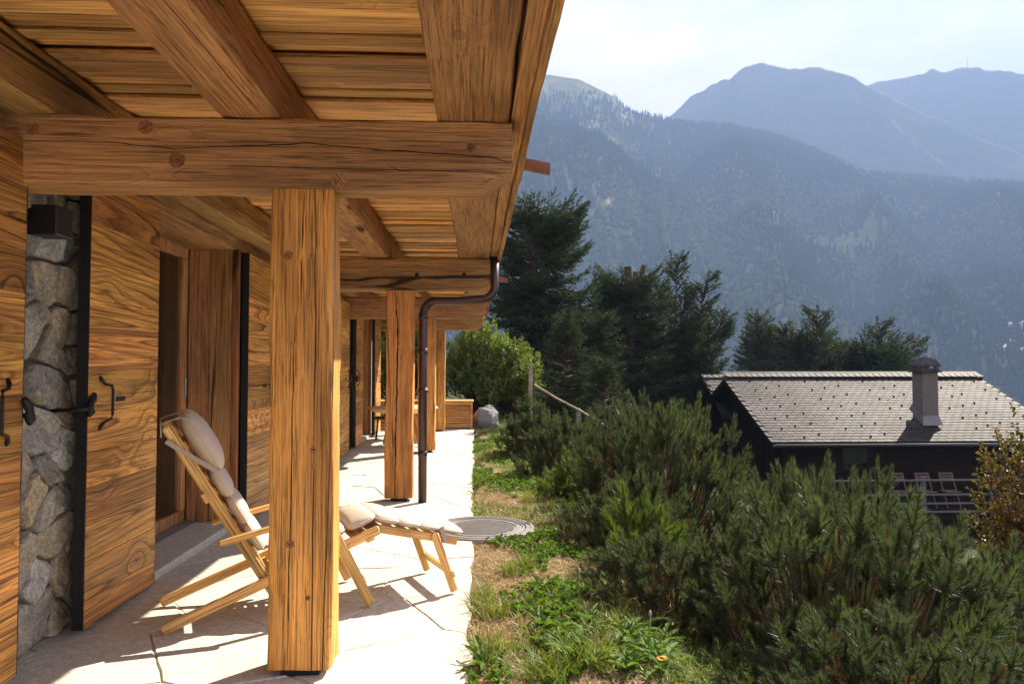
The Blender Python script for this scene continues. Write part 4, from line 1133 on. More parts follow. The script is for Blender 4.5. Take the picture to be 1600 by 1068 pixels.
spruce(S1, 22.2, 39.5, "full dark spruce just left of the chimney top", 1.45, 4.1, 1.0)
spruce(S3, 15.6, 39.0, "small pointed spruce behind the left end of the slate roof", 2.9, 1.0, 1.1)
spruce(S3, 2.9, 16.2, "young pale spruce beside the pole handrail", 0.95, 0.0, 0.85)
spruce(S3, 2.25, 18.0, "young spruce at the foot of the tall topped spruce", 1.15, 2.0, 0.95)
spruce(S3, 5.2, 29.0, "thin spruce top rising behind the shaggy spruces", 1.7, 2.0, 1.3)

# yellow-green shrubs beyond the storage box
def dome_shrub(seed, rx, ry, rz, ns, tmpl, mat, L, up=0.35, twig=BARK):
    rs = np.random.RandomState(seed)
    z = rs.rand(ns) * 1.15 - 0.15; th = rs.rand(ns) * 2 * math.pi; c = np.sqrt(np.clip(1 - z * z, 0, 1))
    dr = np.stack([c * np.cos(th), c * np.sin(th), z], -1)
    rad = np.where(rs.rand(ns) < 0.6, 0.82 + 0.22 * rs.rand(ns), 0.35 + 0.5 * rs.rand(ns))
    lump = 0.45 + 1.1 * fbm(dr[:, 0] * 3.2 + 3 + seed, dr[:, 1] * 2.6 + dr[:, 2] * 2.4, seed, 3)
    tip = dr * np.array([rx, ry, rz]) * (rad * lump)[:, None] + np.array([0, 0, rz * 0.55])
    d = dr + np.array([0, 0, up]) + rs.randn(ns, 3) * 0.35; d /= np.linalg.norm(d, axis=1, keepdims=True)
    sc = 0.7 + 0.6 * rs.rand(ns); base = tip - d * (L * sc)[:, None]
    V = place([tmpl(rs) for _ in range(4)], base, d, sc, rs)
    segs = []
    for i in range(0, ns, 3):
        root = np.array([rs.randn() * 0.08, rs.randn() * 0.08, -0.2]); mid = root * 0.5 + base[i] * 0.5 + np.array([0, 0, 0.15])
        segs += [(root, mid, 0.02, 0.012), (mid, tip[i], 0.012, 0.004)]
    return mesh_np("foliage", V, 3, mat), mesh_np("stems", sticks(segs), 4, twig)
YS = dome_shrub(4, 1.1, 1.0, 1.35, 900, lambda rs: leaf_template(rs, 0.34, 26, 0.085, 0.04), YEWG, 0.34)
RS_ = dome_shrub(6, 0.95, 0.9, 1.45, 900, lambda rs: leaf_template(rs, 0.26, 20, 0.055, 0.03), REDL, 0.26)
def shrub(M, x, y, label, name, cat, s=1.0, rz=0.0, zs=1.0, group=None, dz=0.0):
    t = tag(empty(name, (x, y, gz(x, y) + dz), rz), label, cat, group); t.scale = (s, s, s * zs)
    obj("foliage", M[0], t); obj("stems", M[1], t); return t
shrub(YS, 0.05, 20.6, "yellow-green leafy shrub behind the storage box and last porch post", "leafy_shrub", "shrub", 1.05, 0.0, 1.15, "shrubs beyond the terrace end")
shrub(YS, 1.05, 20.2, "lighter yellow-green shrub right of the boulder", "leafy_shrub", "shrub", 0.95, 2.0, 1.0, "shrubs beyond the terrace end")
shrub(YS, -2.2, 21.5, "leafy shrub glimpsed between the shutter and the second porch post", "leafy_shrub", "shrub", 1.2, 4.0, 1.2, "shrubs beyond the terrace end")
shrub(RS_, 7.1, 8.5, "shrub with turning red and green leaves at the right edge", "red_leaved_shrub", "shrub", 1.1, 1.0, 1.28)

# ------------------------------------------------------------------ grass and weeds
STRAW = leafy("dry_grass_blades", (0.20, 0.14, 0.07), (0.45, 0.33, 0.18), (0.58, 0.46, 0.29), scale=6, trans=0.25, rough=0.8, spec=0.1, transcol=(1.1, 1.0, 0.8))
GRASS = leafy("green_grass_blades", (0.07, 0.10, 0.018), (0.15, 0.195, 0.032), (0.26, 0.27, 0.07), scale=4, trans=0.4, rough=0.5, spec=0.3)
WEED = leafy("dandelion_leaf", (0.05, 0.10, 0.016), (0.09, 0.165, 0.025), (0.15, 0.22, 0.04), scale=7, trans=0.45, rough=0.6, spec=0.15)
rs = np.random.RandomState(77)
def blades(n, y0, y1, keep, hmin, hmax, w, lean, mat, name, xr=(-0.06, 1.9)):
    x = xr[0] + (xr[1] - xr[0]) * rs.rand(n); y = y0 + (y1 - y0) * rs.rand(n) ** 1.35
    k = keep(x, y); x, y = x[k], y[k]; n = len(x)
    z = ground_z(x, y) - 0.008
    az = rs.rand(n) * 2 * math.pi; ln = np.abs(lean * (0.4 + rs.rand(n)))
    h = hmin + (hmax - hmin) * rs.rand(n) ** 1.8
    p = np.stack([x, y, z], -1)
    d = np.stack([np.cos(az) * ln, np.sin(az) * ln, np.ones(n)], -1); d /= np.linalg.norm(d, axis=1, keepdims=True)
    s = np.stack([-np.sin(az + rs.randn(n)), np.cos(az + rs.randn(n)), np.zeros(n)], -1) * (w * (0.7 + 0.6 * rs.rand(n)))[:, None] / 2
    m_ = p + d * (h * 0.55)[:, None]
    d2 = d + np.stack([np.cos(az), np.sin(az), -0.5 * np.ones(n)], -1) * 0.6 * ln[:, None]; tip = m_ + d2 * (h * 0.5)[:, None]
    t1 = np.stack([p - s, p + s, m_ + s * 0.7], 1); t2 = np.stack([p - s, m_ + s * 0.7, m_ - s * 0.7], 1); t3 = np.stack([m_ - s * 0.7, m_ + s * 0.7, tip], 1)
    V = np.concatenate([t1, t2, t3], 0).reshape(-1, 3)
    return stuff(obj(name, mesh_np(name, V, 3, mat)))
def off_hole(x, y): return (np.hypot(x - 0.06, y - 6.57) > 0.455) & (x > -0.04 + 0.03 * np.sin(y * 7))
def wet(x, y):   # green where moister: away from the paving and in drifts
    return fbm(x * 1.6 + 3, y * 1.1, 12, 3) + 0.34 * np.clip(x - 0.35, -0.4, 1.0) + 0.035 * np.clip(y - 6, 0, 4)
b1 = blades(70000, 1.6, 8.5, lambda x, y: off_hole(x, y) & (wet(x, y) < 0.66 + 0.14 * rs.rand(len(x))), 0.025, 0.085, 0.006, 1.6, STRAW, "dry_grass", (-0.05, 1.35))
b1["label"] = "dry straw-coloured turf along the terrace edge"; b1["category"] = "dry grass"
b2 = blades(88000, 1.8, 20.5, lambda x, y: off_hole(x, y) & (wet(x, y) > 0.54 + 0.12 * rs.rand(len(x))), 0.025, 0.12, 0.008, 0.9, GRASS, "grass", (-0.05, 1.9))
b2["label"] = "green grass growing between the terrace and the dwarf pines"; b2["category"] = "grass"
tx = [(0.03, 3.75), (0.12, 4.35), (0.02, 4.62), (0.55, 3.6), (0.3, 5.2), (0.85, 8.9), (0.62, 7.9), (0.98, 7.2), (1.0, 9.2), (0.75, 10.8), (0.35, 3.45), (0.02, 9.1)]
ctr = np.array(tx)
b3 = blades(52000, 3.2, 11.5, lambda x, y: off_hole(x, y) & (np.min(np.hypot(x[:, None] - ctr[None, :, 0], (y[:, None] - ctr[None, :, 1])), 1) < 0.10 + 0.04 * rs.rand(len(x))), 0.06, 0.22, 0.006, 0.7, GRASS, "grass_tufts", (-0.05, 1.4))
b3["label"] = "taller green grass tufts in the dry turf"; b3["category"] = "grass"
# low clover leaves
nC = 9000
cx_ = -0.02 + 1.3 * rs.rand(nC); cy_ = 3.0 + 12 * rs.rand(nC); k = off_hole(cx_, cy_) & (fbm(cx_ * 2.1, cy_ * 1.5, 41, 3) > 0.55); cx_, cy_ = cx_[k], cy_[k]
T = [leaf_template(np.random.RandomState(s), 0.01, 5, 0.030, 0.026) for s in range(4)]
V = place(T, np.stack([cx_, cy_, ground_z(cx_, cy_) + 0.012 + 0.03 * rs.rand(len(cx_))], -1), np.tile([[0, 0, 1.0]], (len(cx_), 1)) + rs.randn(len(cx_), 3) * 0.3, 0.7 + 0.7 * rs.rand(len(cx_)), rs)
b4 = stuff(obj("clover", mesh_np("clover", V, 3, WEED))); b4["label"] = "low clover leaves scattered through the turf"; b4["category"] = "clover"

def dleaf(seed, L, W):
    rg = random.Random(seed); v = []; f = []; n = 9
    for i in range(n + 1):
        t = i / n; w = W * (0.18 + 0.95 * math.sin(math.pi * min(1, t * 0.62 + 0.28)) ** 1.5 * (t ** 0.6)) * (1.0 if i % 2 else 0.55) * (1 if i < n else 0.05)
        x = L * t; z = L * (0.42 * t - 0.52 * t * t) + 0.01
        v += [(x, -w + 0.0, z + w * 0.35 + rg.uniform(-.004, .004)), (x + (0.0 if i % 2 == 0 else -0.012), 0, z), (x, w, z + w * 0.35 + rg.uniform(-.004, .004))]
    for i in range(n):
        a = i * 3; f += [(a, a + 1, a + 4, a + 3), (a + 1, a + 2, a + 5, a + 4)]
    me = bpy.data.meshes.new("leaf"); me.from_pydata(v, [], f); me.materials.append(WEED); me.update(); return me
DL = [dleaf(s, 0.17 + 0.015 * s, 0.022 + 0.003 * (s % 2)) for s in range(4)]
rg = random.Random(5)
YEL = plain("yellow_petals", (0.8, 0.45, 0.02), 0.7, var=0.2)
STEM = plain("green_stem", (0.12, 0.17, 0.04), 0.6)
def dandelion(x, y, s, n, label):
    t = tag(empty("dandelion_plant", (x, y, gz(x, y) - 0.003), rg.uniform(0, 6)), label, "weed", "dandelions in the turf")
    for k in range(n):
        o = obj("leaf", DL[rg.randrange(4)], t, rot=(rg.uniform(-0.3, 0.3), rg.uniform(-0.75, 0.15), 2 * math.pi * k / n + rg.uniform(-0.3, 0.3)))
        q = s * rg.uniform(0.7, 1.2); o.scale = (q, q, q)
    return t
near = [(0.48, 3.72), (0.62, 3.95), (0.75, 3.62), (0.82, 3.88), (0.93, 3.70), (0.66, 4.12), (0.90, 4.05), (0.38, 4.05), (1.02, 3.92), (0.56, 3.55), (0.72, 3.45), (0.90, 3.48)]
ORD = ("nearest the dry turf on the left", "left of centre", "right of centre near the bottom edge", "in the middle", "on the right side", "at the back left", "at the back right", "alone at its upper left", "at its far right", "at its lower left", "nearest the yellow flower", "at its lower right corner")
for i, (x, y) in enumerate(near): dandelion(x, y, rg.uniform(0.75, 1.1), 13, "dandelion rosette in the bright weed clump, " + ORD[i])
dandelion(0.04, 3.58, 0.85, 13, "dandelion rosette at the paving edge at the bottom of the picture")
dandelion(0.42, 4.75, 0.7, 10, "shaded dandelion rosette midway between the deck chair foot and the pines")
dandelion(0.62, 4.6, 0.8, 10, "dandelion rosette at the edge of the pine shadow")
dandelion(0.35, 5.35, 0.7, 10, "dandelion rosette just in front of the manhole cover")
dandelion(-0.01, 8.3, 0.7, 10, "dandelion rosette overhanging the paving behind the manhole")
dandelion(0.02, 9.0, 0.8, 10, "bright dandelion rosette overhanging the paving near the downpipe")
dandelion(0.45, 8.2, 0.8, 10, "dandelion rosette in the green turf beyond the manhole")
dandelion(0.6, 9.6, 0.9, 10, "farthest dandelion rosette in the turf")
fl = tag(empty("dandelion_flower", (0.87, 3.40, gz(0.87, 3.4))), "yellow flower head at the bottom edge of the weed clump", "flower")
MB().tube([(0, 0, 0), (0.01, 0, 0.06), (0.012, 0.005, 0.10)], 0.003, 5).build("stem", STEM, fl, True)
fm = MB()
for k in range(22):
    a = 2 * math.pi * k / 22
    fm.add([(0.012, 0.005, 0.10), (0.012 + 0.024 * math.cos(a - .12), 0.005 + 0.024 * math.sin(a - .12), 0.106), (0.012 + 0.030 * math.cos(a), 0.005 + 0.030 * math.sin(a), 0.104), (0.012 + 0.024 * math.cos(a + .12), 0.005 + 0.024 * math.sin(a + .12), 0.106)], [(0, 1, 2, 3)])
fm.build("petals", YEL, fl); MB().lathe([(0.002, 0.098), (0.010, 0.102), (0.011, 0.108), (0.004, 0.112)], (0.012, 0.005, 0), 12).build("flower_centre", plain("brown_centre", (0.25, 0.12, 0.02)), fl, True)
for (x, y, h, lb) in ((0.60, 4.28, 0.24, "tall dandelion stem with closed grey head above the weed clump"), (0.86, 3.62, 0.22, "withered curled flower stalk in the weed clump")):
    s_ = tag(empty("flower_stalk", (x, y, gz(x, y))), lb, "flower stalk")
    MB().tube([(0, 0, 0), (0.012, 0, h * 0.5), (0.018, 0.004, h)], 0.0032, 6).build("stem", STEM, s_, True)
    MB().lathe([(0.003, 0), (0.009, 0.008), (0.008, 0.02), (0.003, 0.032)], (0.018, 0.004, h - 0.002), 8).build("flower_head", plain("grey_bud", (0.3, 0.28, 0.22)), s_, True)

# ------------------------------------------------------------------ neighbouring house
SLATE = stone_mat("roof_slate", [(0.03, 0.027, 0.025), (0.072, 0.065, 0.059), (0.05, 0.046, 0.042), (0.09, 0.082, 0.074)], scale=1.1, rough=0.66, bump=0.35, dist=0.01, spots=0.35)
_t = NT.__new__(NT); _t.m = SLATE; _t.nt = SLATE.node_tree; _t.b = _t.nt.nodes["Principled BSDF"]
_gp = _t.n("ShaderNodeNewGeometry").outputs['Position']
_st = _t.math('MULTIPLY_ADD', _t.noise(_gp, 0.55, 4.0, 0.65), 0.75, _t.math('MULTIPLY', _t.noise(_gp, 4.5, 3.0, 0.7), 0.3))
_cl = _t.b.inputs['Base Color'].links[0].from_socket
_t.l(_t.mix(_t.ramp(_st, [(0.47, 0.9), (0.60, 0.0)]), _cl, (0.020, 0.019, 0.013)), _t.b.inputs['Base Color'])
SLATE.node_tree.nodes["Principled BSDF"].inputs['Specular IOR Level'].default_value = 0.08
DARKW = wood("dark_larch", 2, (0.018, 0.011, 0.008), (0.008, 0.005, 0.004), K=8, sc=4, contrast=0.7, vary=0.2, crack=0, knots=0.4)
DARKH = wood("dark_larch_beam", 0, (0.020, 0.013, 0.009), (0.009, 0.006, 0.004), K=8, sc=4, contrast=0.7, vary=0.2, crack=0, knots=0.4)
for m_ in (DARKW, DARKH): m_.node_tree.nodes['Principled BSDF'].inputs['Specular IOR Level'].default_value = 0.08; m_.node_tree.nodes['Principled BSDF'].inputs['Roughness'].default_value = 0.9
CHIM = stone_mat("chimney_render", [(0.08, 0.073, 0.06), (0.15, 0.135, 0.11)], scale=3, bump=0.6, spots=0.4)
ZINC = plain("zinc", (0.13, 0.13, 0.13), 0.45, 0.6, var=0.25)
RAILW = plain("grey_rail_wood", (0.075, 0.07, 0.068), 0.7, var=0.3)
nh = tag(empty("neighbour_house", (0, 0, 0)), "dark timber house with pale slate roof below the terrace", "house")
X0, X1, YR, YE, ZR, ZE = 8.92, 18.3, 25.4, 21.2, 1.08, -0.80
sl = math.hypot(YR - YE, ZR - ZE); ang = math.atan2(ZR - ZE, YR - YE)
YB = 2 * YR - YE
rf = MB().add([(X0, YE, ZE - 0.05), (X1, YE, ZE - 0.05), (X1, YR, ZR - 0.05), (X0, YR, ZR - 0.05), (X0, YE, ZE - 0.17), (X1, YE, ZE - 0.17), (X1, YR, ZR - 0.17), (X0, YR, ZR - 0.17)],
   [(0, 1, 2, 3), (7, 6, 5, 4), (0, 4, 5, 1), (1, 5, 6, 2), (0, 3, 7, 4)])
rf.add([(X0, YR, ZR - 0.05), (X1, YR, ZR - 0.05), (X1, YB, ZE - 0.05), (X0, YB, ZE - 0.05), (X0, YR, ZR - 0.17), (X1, YR, ZR - 0.17), (X1, YB, ZE - 0.17), (X0, YB, ZE - 0.17)],
   [(0, 1, 2, 3), (7, 6, 5, 4), (1, 5, 6, 2), (2, 6, 7, 3), (0, 3, 7, 4)])
roof = rf.build("roof", DARKH, nh)
rr = random.Random(8)
rows, exp_, sw = 27, sl / 27, 0.27
SLM = []
for k in range(5):
    m_ = MB().cbox(-sw / 2 + 0.004, sw / 2 - 0.004, -0.03, exp_ + 0.10, 0, 0.026, 0.003)
    m_.v = [(x + rr.uniform(-.004, .004), y_ + (rr.uniform(-.012, .012) if y_ < 0 else 0), z) for x, y_, z in m_.v]
    me = bpy.data.meshes.new("slate"); me.from_pydata(m_.v, [], m_.f); me.materials.append(SLATE); me.update(); SLM.append(me)
rest = MB(); cnt = 0
for r in range(rows):
    n = int((X1 - X0) / sw) + 1; offx = (r % 2) * sw / 2
    for c in range(n):
        x = X0 + offx + c * sw + 0.02
        if x > X1 - 0.05: continue
        s0 = r * exp_
        p = Vector((x, YE + (YR - YE) * s0 / sl, ZE + (ZR - ZE) * s0 / sl + 0.012))
        tilt = ang - R(4.5) + rr.uniform(-0.012, 0.012); roll = rr.uniform(-0.012, 0.012)
        if cnt < 300:
            o = obj("slate", SLM[rr.randrange(5)], roof, p, (tilt, roll, rr.uniform(-.01, .01))); cnt += 1
        else:
            M = Matrix.Translation(p) @ Matrix.Rotation(tilt, 4, 'X') @ Matrix.Rotation(roll, 4, 'Y')
            rest.cbox(-sw / 2 + 0.004 + rr.uniform(0, .004), sw / 2 - 0.004, -0.03 + rr.uniform(-.012, .012), exp_ + 0.10, 0, 0.026, 0.003, M)
stuff(rest.build("slates", SLATE, roof))
hk = MB().cbox(-0.020, 0.020, -0.02, 0.04, 0, 0.04, 0.006); hme = bpy.data.meshes.new("snow_hook"); hme.from_pydata(hk.v, [], hk.f); hme.materials.append(plain("matt_black_hook", (0.012, 0.011, 0.010), 1.0, 0, 0.0)); hme.update()
for r in range(1, rows, 1):
    for c in range(5):
        if r % 4 == 3: continue
        x = X0 + 0.5 + c * 2.05 + (r * 0.52) % 2.05 + rr.uniform(-0.05, 0.05)
        if x > X1 - 0.3 or (13.85 < x < 14.75 and r < 10): continue
        s0 = (r + 0.35) * exp_
        obj("snow_hook", hme, roof, (x, YE + (YR - YE) * s0 / sl, ZE + (ZR - ZE) * s0 / sl + 0.035), (ang, 0, 0))
rcm = MB().cbox(-0.125, 0.125, -0.24, 0.02, -0.008, 0.008, 0.003); rme = bpy.data.meshes.new("ridge_slate"); rme.from_pydata(rcm.v, [], rcm.f); rme.materials.append(SLATE); rme.update()
x = X0 + 0.1
while x < X1 - 0.1:
    obj("ridge_slate", rme, roof, (x, YR + 0.0, ZR + 0.115), (ang - 0.05, 0.03, 0.12)); obj("ridge_slate", rme, roof, (x, YR + 0.015, ZR + 0.105), (-ang, 0.03, math.pi - 0.1)); x += 0.235
MB().box(X0 + 0.02, X1 - 0.02, YR - 0.22, YR - 0.19, ZR - 0.07, ZR + 0.0).build("ridge_board", DARKH, roof)
for (xa, nm) in ((X0 - 0.03, 0), (X1 + 0.0, 1)):
    for (ya, yb, za, zb) in ((YE, YR, ZE, ZR), (YB, YR, ZE, ZR)):
        MB().add([(xa, ya, za - 0.26), (xa + 0.028, ya, za - 0.26), (xa + 0.028, ya, za - 0.01), (xa, ya, za - 0.01), (xa, yb, zb - 0.26), (xa + 0.028, yb, zb - 0.26), (xa + 0.028, yb, zb - 0.01), (xa, yb, zb - 0.01)],
            [(0, 1, 2, 3), (7, 6, 5, 4), (0, 4, 5, 1), (1, 5, 6, 2), (2, 6, 7, 3), (3, 7, 4, 0)]).build("barge_board", DARKH, nh)
gu = []; 
gm = MB()
for e, xx in enumerate((X0 - 0.05, X1 + 0.05)):
    for k in range(9): gm.v.append((xx, YE - 0.10 + 0.085 * math.cos(math.pi * (1 + k / 8)), ZE - 0.04 + 0.085 * math.sin(math.pi * (1 + k / 8))))
gm.f = [(k, k + 1, 9 + k + 1, 9 + k) for k in range(8)]
gut = gm.build("gutter", ZINC, nh, True)
so = gut.modifiers.new("thickness", 'SOLIDIFY'); so.thickness = 0.008
MB().tube([(X0 - 0.05, YE - 0.188, ZE - 0.04), (X1 + 0.05, YE - 0.188, ZE - 0.04)], 0.012, 6).build("gutter_bead", ZINC, gut)
WX0, WX1, WY0, WY1 = X0 + 0.55, X1 - 0.5, YE + 0.75, YB - 0.7
MB().box(WX0, WX1, WY0, WY1, -5.6, -0.55).build("wall", DARKW, nh)
MB().add([(WX0 - .003, WY0, -0.56), (WX0 - .003, WY1, -0.56), (WX0 - .003, YR, ZR - 0.2), (WX0 + 0.2, WY0, -0.56), (WX0 + 0.2, WY1, -0.56), (WX0 + 0.2, YR, ZR - 0.2)], [(0, 2, 1), (3, 4, 5), (0, 3, 5, 2), (1, 2, 5, 4)]).build("gable", DARKW, nh)
for k in range(16):   # board joints of the gable and side wall
    yy = WY0 + 0.2 + k * (WY1 - WY0 - 0.4) / 15
    MB().box(WX0 - 0.022, WX0 - 0.0035, yy - 0.03, yy + 0.03, -3.6, -0.75 + (1 - abs(yy - YR) / 4.2) * 1.5).build("wall_batten", DARKW, nh)
for k in range(9): MB().box(WX0, WX1, WY0 - 0.024, WY0 - 0.002, -3.2 + k * 0.27, -3.2 + k * 0.27 + 0.255).build("wall_plank", DARKH, nh)
for (px_, w_) in ((11.75, 0.9),):
    wn = MB().box(px_ - w_ / 2, px_ + w_ / 2, WY0 - 0.05, WY0 - 0.025, -1.75, -1.0).build("window", DARKH, nh)
    MB().box(px_ - w_ / 2 + 0.06, px_ + w_ / 2 - 0.06, WY0 - 0.056, WY0 - 0.0505, -1.69, -1.06).build("pane", GLASS, wn)
    MB().box(px_ - w_ / 2 - 0.05, px_ + w_ / 2 + 0.05, WY0 - 0.13, WY0 - 0.051, -1.05, -0.99).build("sill", RAILW, wn)
# chimney
cxm = 14.28; yc = 22.30
chm = MB().cbox(cxm - 0.255, cxm + 0.255, yc - 0.27, yc + 0.27, -0.9, 1.28, 0.01).build("chimney", CHIM, nh)
MB().add([(cxm - .32, yc - .38, -0.37), (cxm + .32, yc - .38, -0.37), (cxm + .32, yc + .36, 0.10), (cxm - .32, yc + .36, 0.10), (cxm - .26, yc - .275, -0.08), (cxm + .26, yc - .275, -0.08), (cxm + .26, yc + .275, 0.28), (cxm - .26, yc + .275, 0.28)],
   [(0, 1, 5, 4), (1, 2, 6, 5), (2, 3, 7, 6), (3, 0, 4, 7)]).build("flashing", ZINC, chm)
MB().cbox(cxm - .34, cxm + .34, yc - .36, yc + .36, 1.281, 1.335, 0.008).build("cap_slab", SLATE, chm)
MB().cbox(cxm - .29, cxm + .29, yc - .31, yc + .31, 1.336, 1.40, 0.008).build("cap_slab", SLATE, chm)
for (a, b) in ((-.22, -.24), (.22, -.24), (-.22, .24), (.22, .24)): MB().box(cxm + a - .05, cxm + a + .05, yc + b - .05, yc + b + .05, 1.4005, 1.46).build("cap_block", CHIM, chm)
MB().add([(cxm - .31, yc - .33, 1.461), (cxm + .31, yc - .33, 1.461), (cxm + .31, yc + .33, 1.461), (cxm - .31, yc + .33, 1.461), (cxm - .31, yc - .33, 1.52), (cxm + .31, yc - .33, 1.52), (cxm + .31, yc + .33, 1.52), (cxm - .31, yc + .33, 1.52), (cxm - .2, yc - .22, 1.71), (cxm + .2, yc - .22, 1.71), (cxm + .2, yc + .22, 1.71), (cxm - .2, yc + .22, 1.71)],
   [(3, 2, 1, 0), (0, 1, 5, 4), (1, 2, 6, 5), (2, 3, 7, 6), (3, 0, 4, 7), (4, 5, 9, 8), (5, 6, 10, 9), (6, 7, 11, 10), (7, 4, 8, 11), (8, 9, 10, 11)]).build("cap_hood", SLATE, chm)
MB().cbox(cxm - .13, cxm + .13, yc - .15, yc + .15, 1.711, 1.745, 0.006).build("cap_slab", SLATE, chm)
# wing behind on the left
wg = tag(empty("house_wing", (0, 0, 0)), "small slate-roofed gable behind the left end of the neighbouring roof", "house")
a0, a1, ry, ey, rz_, ez = 9.15, 13.0, 28.8, 26.2, 1.05, -0.35
MB().add([(a0, ey, ez), (a1, ey, ez), (a1, ry, rz_), (a0, ry, rz_), (a0, 2 * ry - ey, ez), (a1, 2 * ry - ey, ez), (a0, ey, ez - .14), (a1, ey, ez - .14), (a1, ry, rz_ - .14), (a0, ry, rz_ - .14), (a0, 2 * ry - ey, ez - .14), (a1, 2 * ry - ey, ez - .14)],
   [(0, 1, 2, 3), (3, 2, 5, 4), (9, 8, 7, 6), (10, 11, 8, 9), (0, 3, 9, 6), (3, 4, 10, 9), (0, 6, 7, 1), (4, 5, 11, 10), (1, 7, 8, 2), (2, 8, 11, 5)]).build("roof", SLATE, wg)
asl = math.hypot(ry - ey, rz_ - ez); aan = math.atan2(rz_ - ez, ry - ey)
for r in range(6, 13):
    for c in range(9):
        s0 = r * asl / 13
        obj("slate", SLM[rr.randrange(5)], wg, (a0 + 0.17 + c * sw + (r % 2) * 0.1, ey + (ry - ey) * s0 / asl, ez + (rz_ - ez) * s0 / asl + 0.012), (aan - 0.05 + rr.uniform(-.01, .01), 0, 0))
for k in range(10): obj("ridge_slate", rme, wg, (a0 + 0.1 + k * 0.235, ry, rz_ + 0.08), (aan - 0.05, 0.03, 0.1))
MB().box(a0 + 0.4, a1, ey + 0.5, 2 * ry - ey - 0.5, -5.5, ez - 0.02).build("wall", DARKW, wg)
MB().add([(a0 + 0.4, ey + 0.5, ez - .03), (a0 + 0.4, 2 * ry - ey - 0.5, ez - .03), (a0 + 0.4, ry, rz_ - 0.15), (a0 + 0.55, ey + 0.5, ez - .03), (a0 + 0.55, 2 * ry - ey - 0.5, ez - .03), (a0 + 0.55, ry, rz_ - 0.15)], [(0, 2, 1), (3, 4, 5), (0, 3, 5, 2), (1, 2, 5, 4)]).build("gable", DARKW, wg)
# deck with railing and chairs
dk = tag(empty("wooden_deck", (0, 0, 0)), "raised timber deck with horizontal rail fence in front of the dark house", "deck")
for k in range(10): MB().cbox(9.2, 17.5, 20.35 + k * 0.155, 20.35 + k * 0.155 + 0.148, -2.80, -2.755, 0.004).build("deck_board", DARKH, dk)
MB().box(9.2, 17.5, 20.36, 20.45, -3.02, -2.805).build("deck_joist", DARKH, dk)
for x in (10.75, 12.9, 14.93, 17.0):
    MB().cbox(x - 0.07, x + 0.07, 20.28, 20.42 - 0.075, -5.4, -1.70, 0.01).build("railing_post", RAILW, dk)
for z in (-1.80, -2.21, -2.46, -2.70):
    MB().cbox(9.0, 17.3, 20.225, 20.277, z - 0.03, z + 0.03, 0.012).build("rail", RAILW, dk)
WCH = plain("pale_slat_wood", (0.12, 0.082, 0.05), 0.7)
for i, (x, lb) in enumerate(((12.75, "left of the three slatted chairs on the neighbour's deck"), (13.55, "middle of the three slatted chairs on the neighbour's deck"), (14.3, "right of the three slatted chairs on the neighbour's deck"))):
    c_ = tag(empty("deck_side_chair", (x, 21.25, -2.752)), lb, "chair", "slatted chairs on the neighbour's deck")
    for s in (-0.2, 0.2):
        bar((s, -0.22, 0.0), (s, 0.2, 1.0), 0.03, 0.03, WCH, "side_frame", c_, side=Vector((1, 0, 0))); bar((s, 0.24, 0.0), (s, -0.24, 0.5), 0.03, 0.03, WCH, "leg", c_, side=Vector((1, 0, 0)))
    for z in (0.80, 0.87, 0.95): MB().cbox(-0.23, 0.23, 0.10 + (z - 0.8) * 0.4, 0.12 + (z - 0.8) * 0.4, z, z + 0.05, 0.004).build("back_slat", WCH, c_)
    for k in range(4): MB().cbox(-0.23, 0.23, -0.25 + k * 0.11, -0.16 + k * 0.11, 0.46, 0.48, 0.004).build("seat_slat", WCH, c_)

# ------------------------------------------------------------------ forest on the far hillside
CONF = leafy("far_conifers", (0.016, 0.027, 0.014), (0.032, 0.046, 0.02), (0.05, 0.062, 0.026), scale=0.02, trans=0.0, rough=0.9, spec=0.0)
DECI = leafy("far_broadleaves", (0.045, 0.06, 0.025), (0.08, 0.10, 0.04), (0.12, 0.13, 0.055), scale=0.03, trans=0.2, rough=0.9, spec=0.0)
fr = np.random.RandomState(19)
N = 44000
az = -4 + 46 * fr.rand(N); rr_ = np.sqrt(640 ** 2 + (RH + 20 - 4) ** 2 * fr.rand(N) - 640 ** 2 * fr.rand(N) * 0.15); rr_ = np.clip(rr_, 640, RH + 18)
X = rr_ * np.sin(np.radians(az)); Y = rr_ * np.cos(np.radians(az)); Z = hill_z(az, rr_)
s_ = (rr_ - 560) / (RH - 560)
open_ = fbm(X * 0.006, Y * 0.006, 61, 4)
dens = 1.15 - 1.5 * np.clip((s_ - 0.55) / 0.45, 0, 1) * np.clip((17 - az) / 9, 0, 1) - 1.6 * np.clip(open_ - 0.60, 0, 1) * 3
k = fr.rand(N) < dens
X, Y, Z, s_, az = X[k], Y[k], Z[k], s_[k], az[k]; N = len(X)
isd = (fbm(X * 0.008, Y * 0.008, 71, 3) + 0.28 * np.clip(0.45 - s_, -0.4, 1) + 0.12 * fr.randn(N) + 0.2 * np.exp(-((az - 21) / 3.5) ** 2) * np.clip(1.6 - s_ * 4, 0, 1)) > 0.63
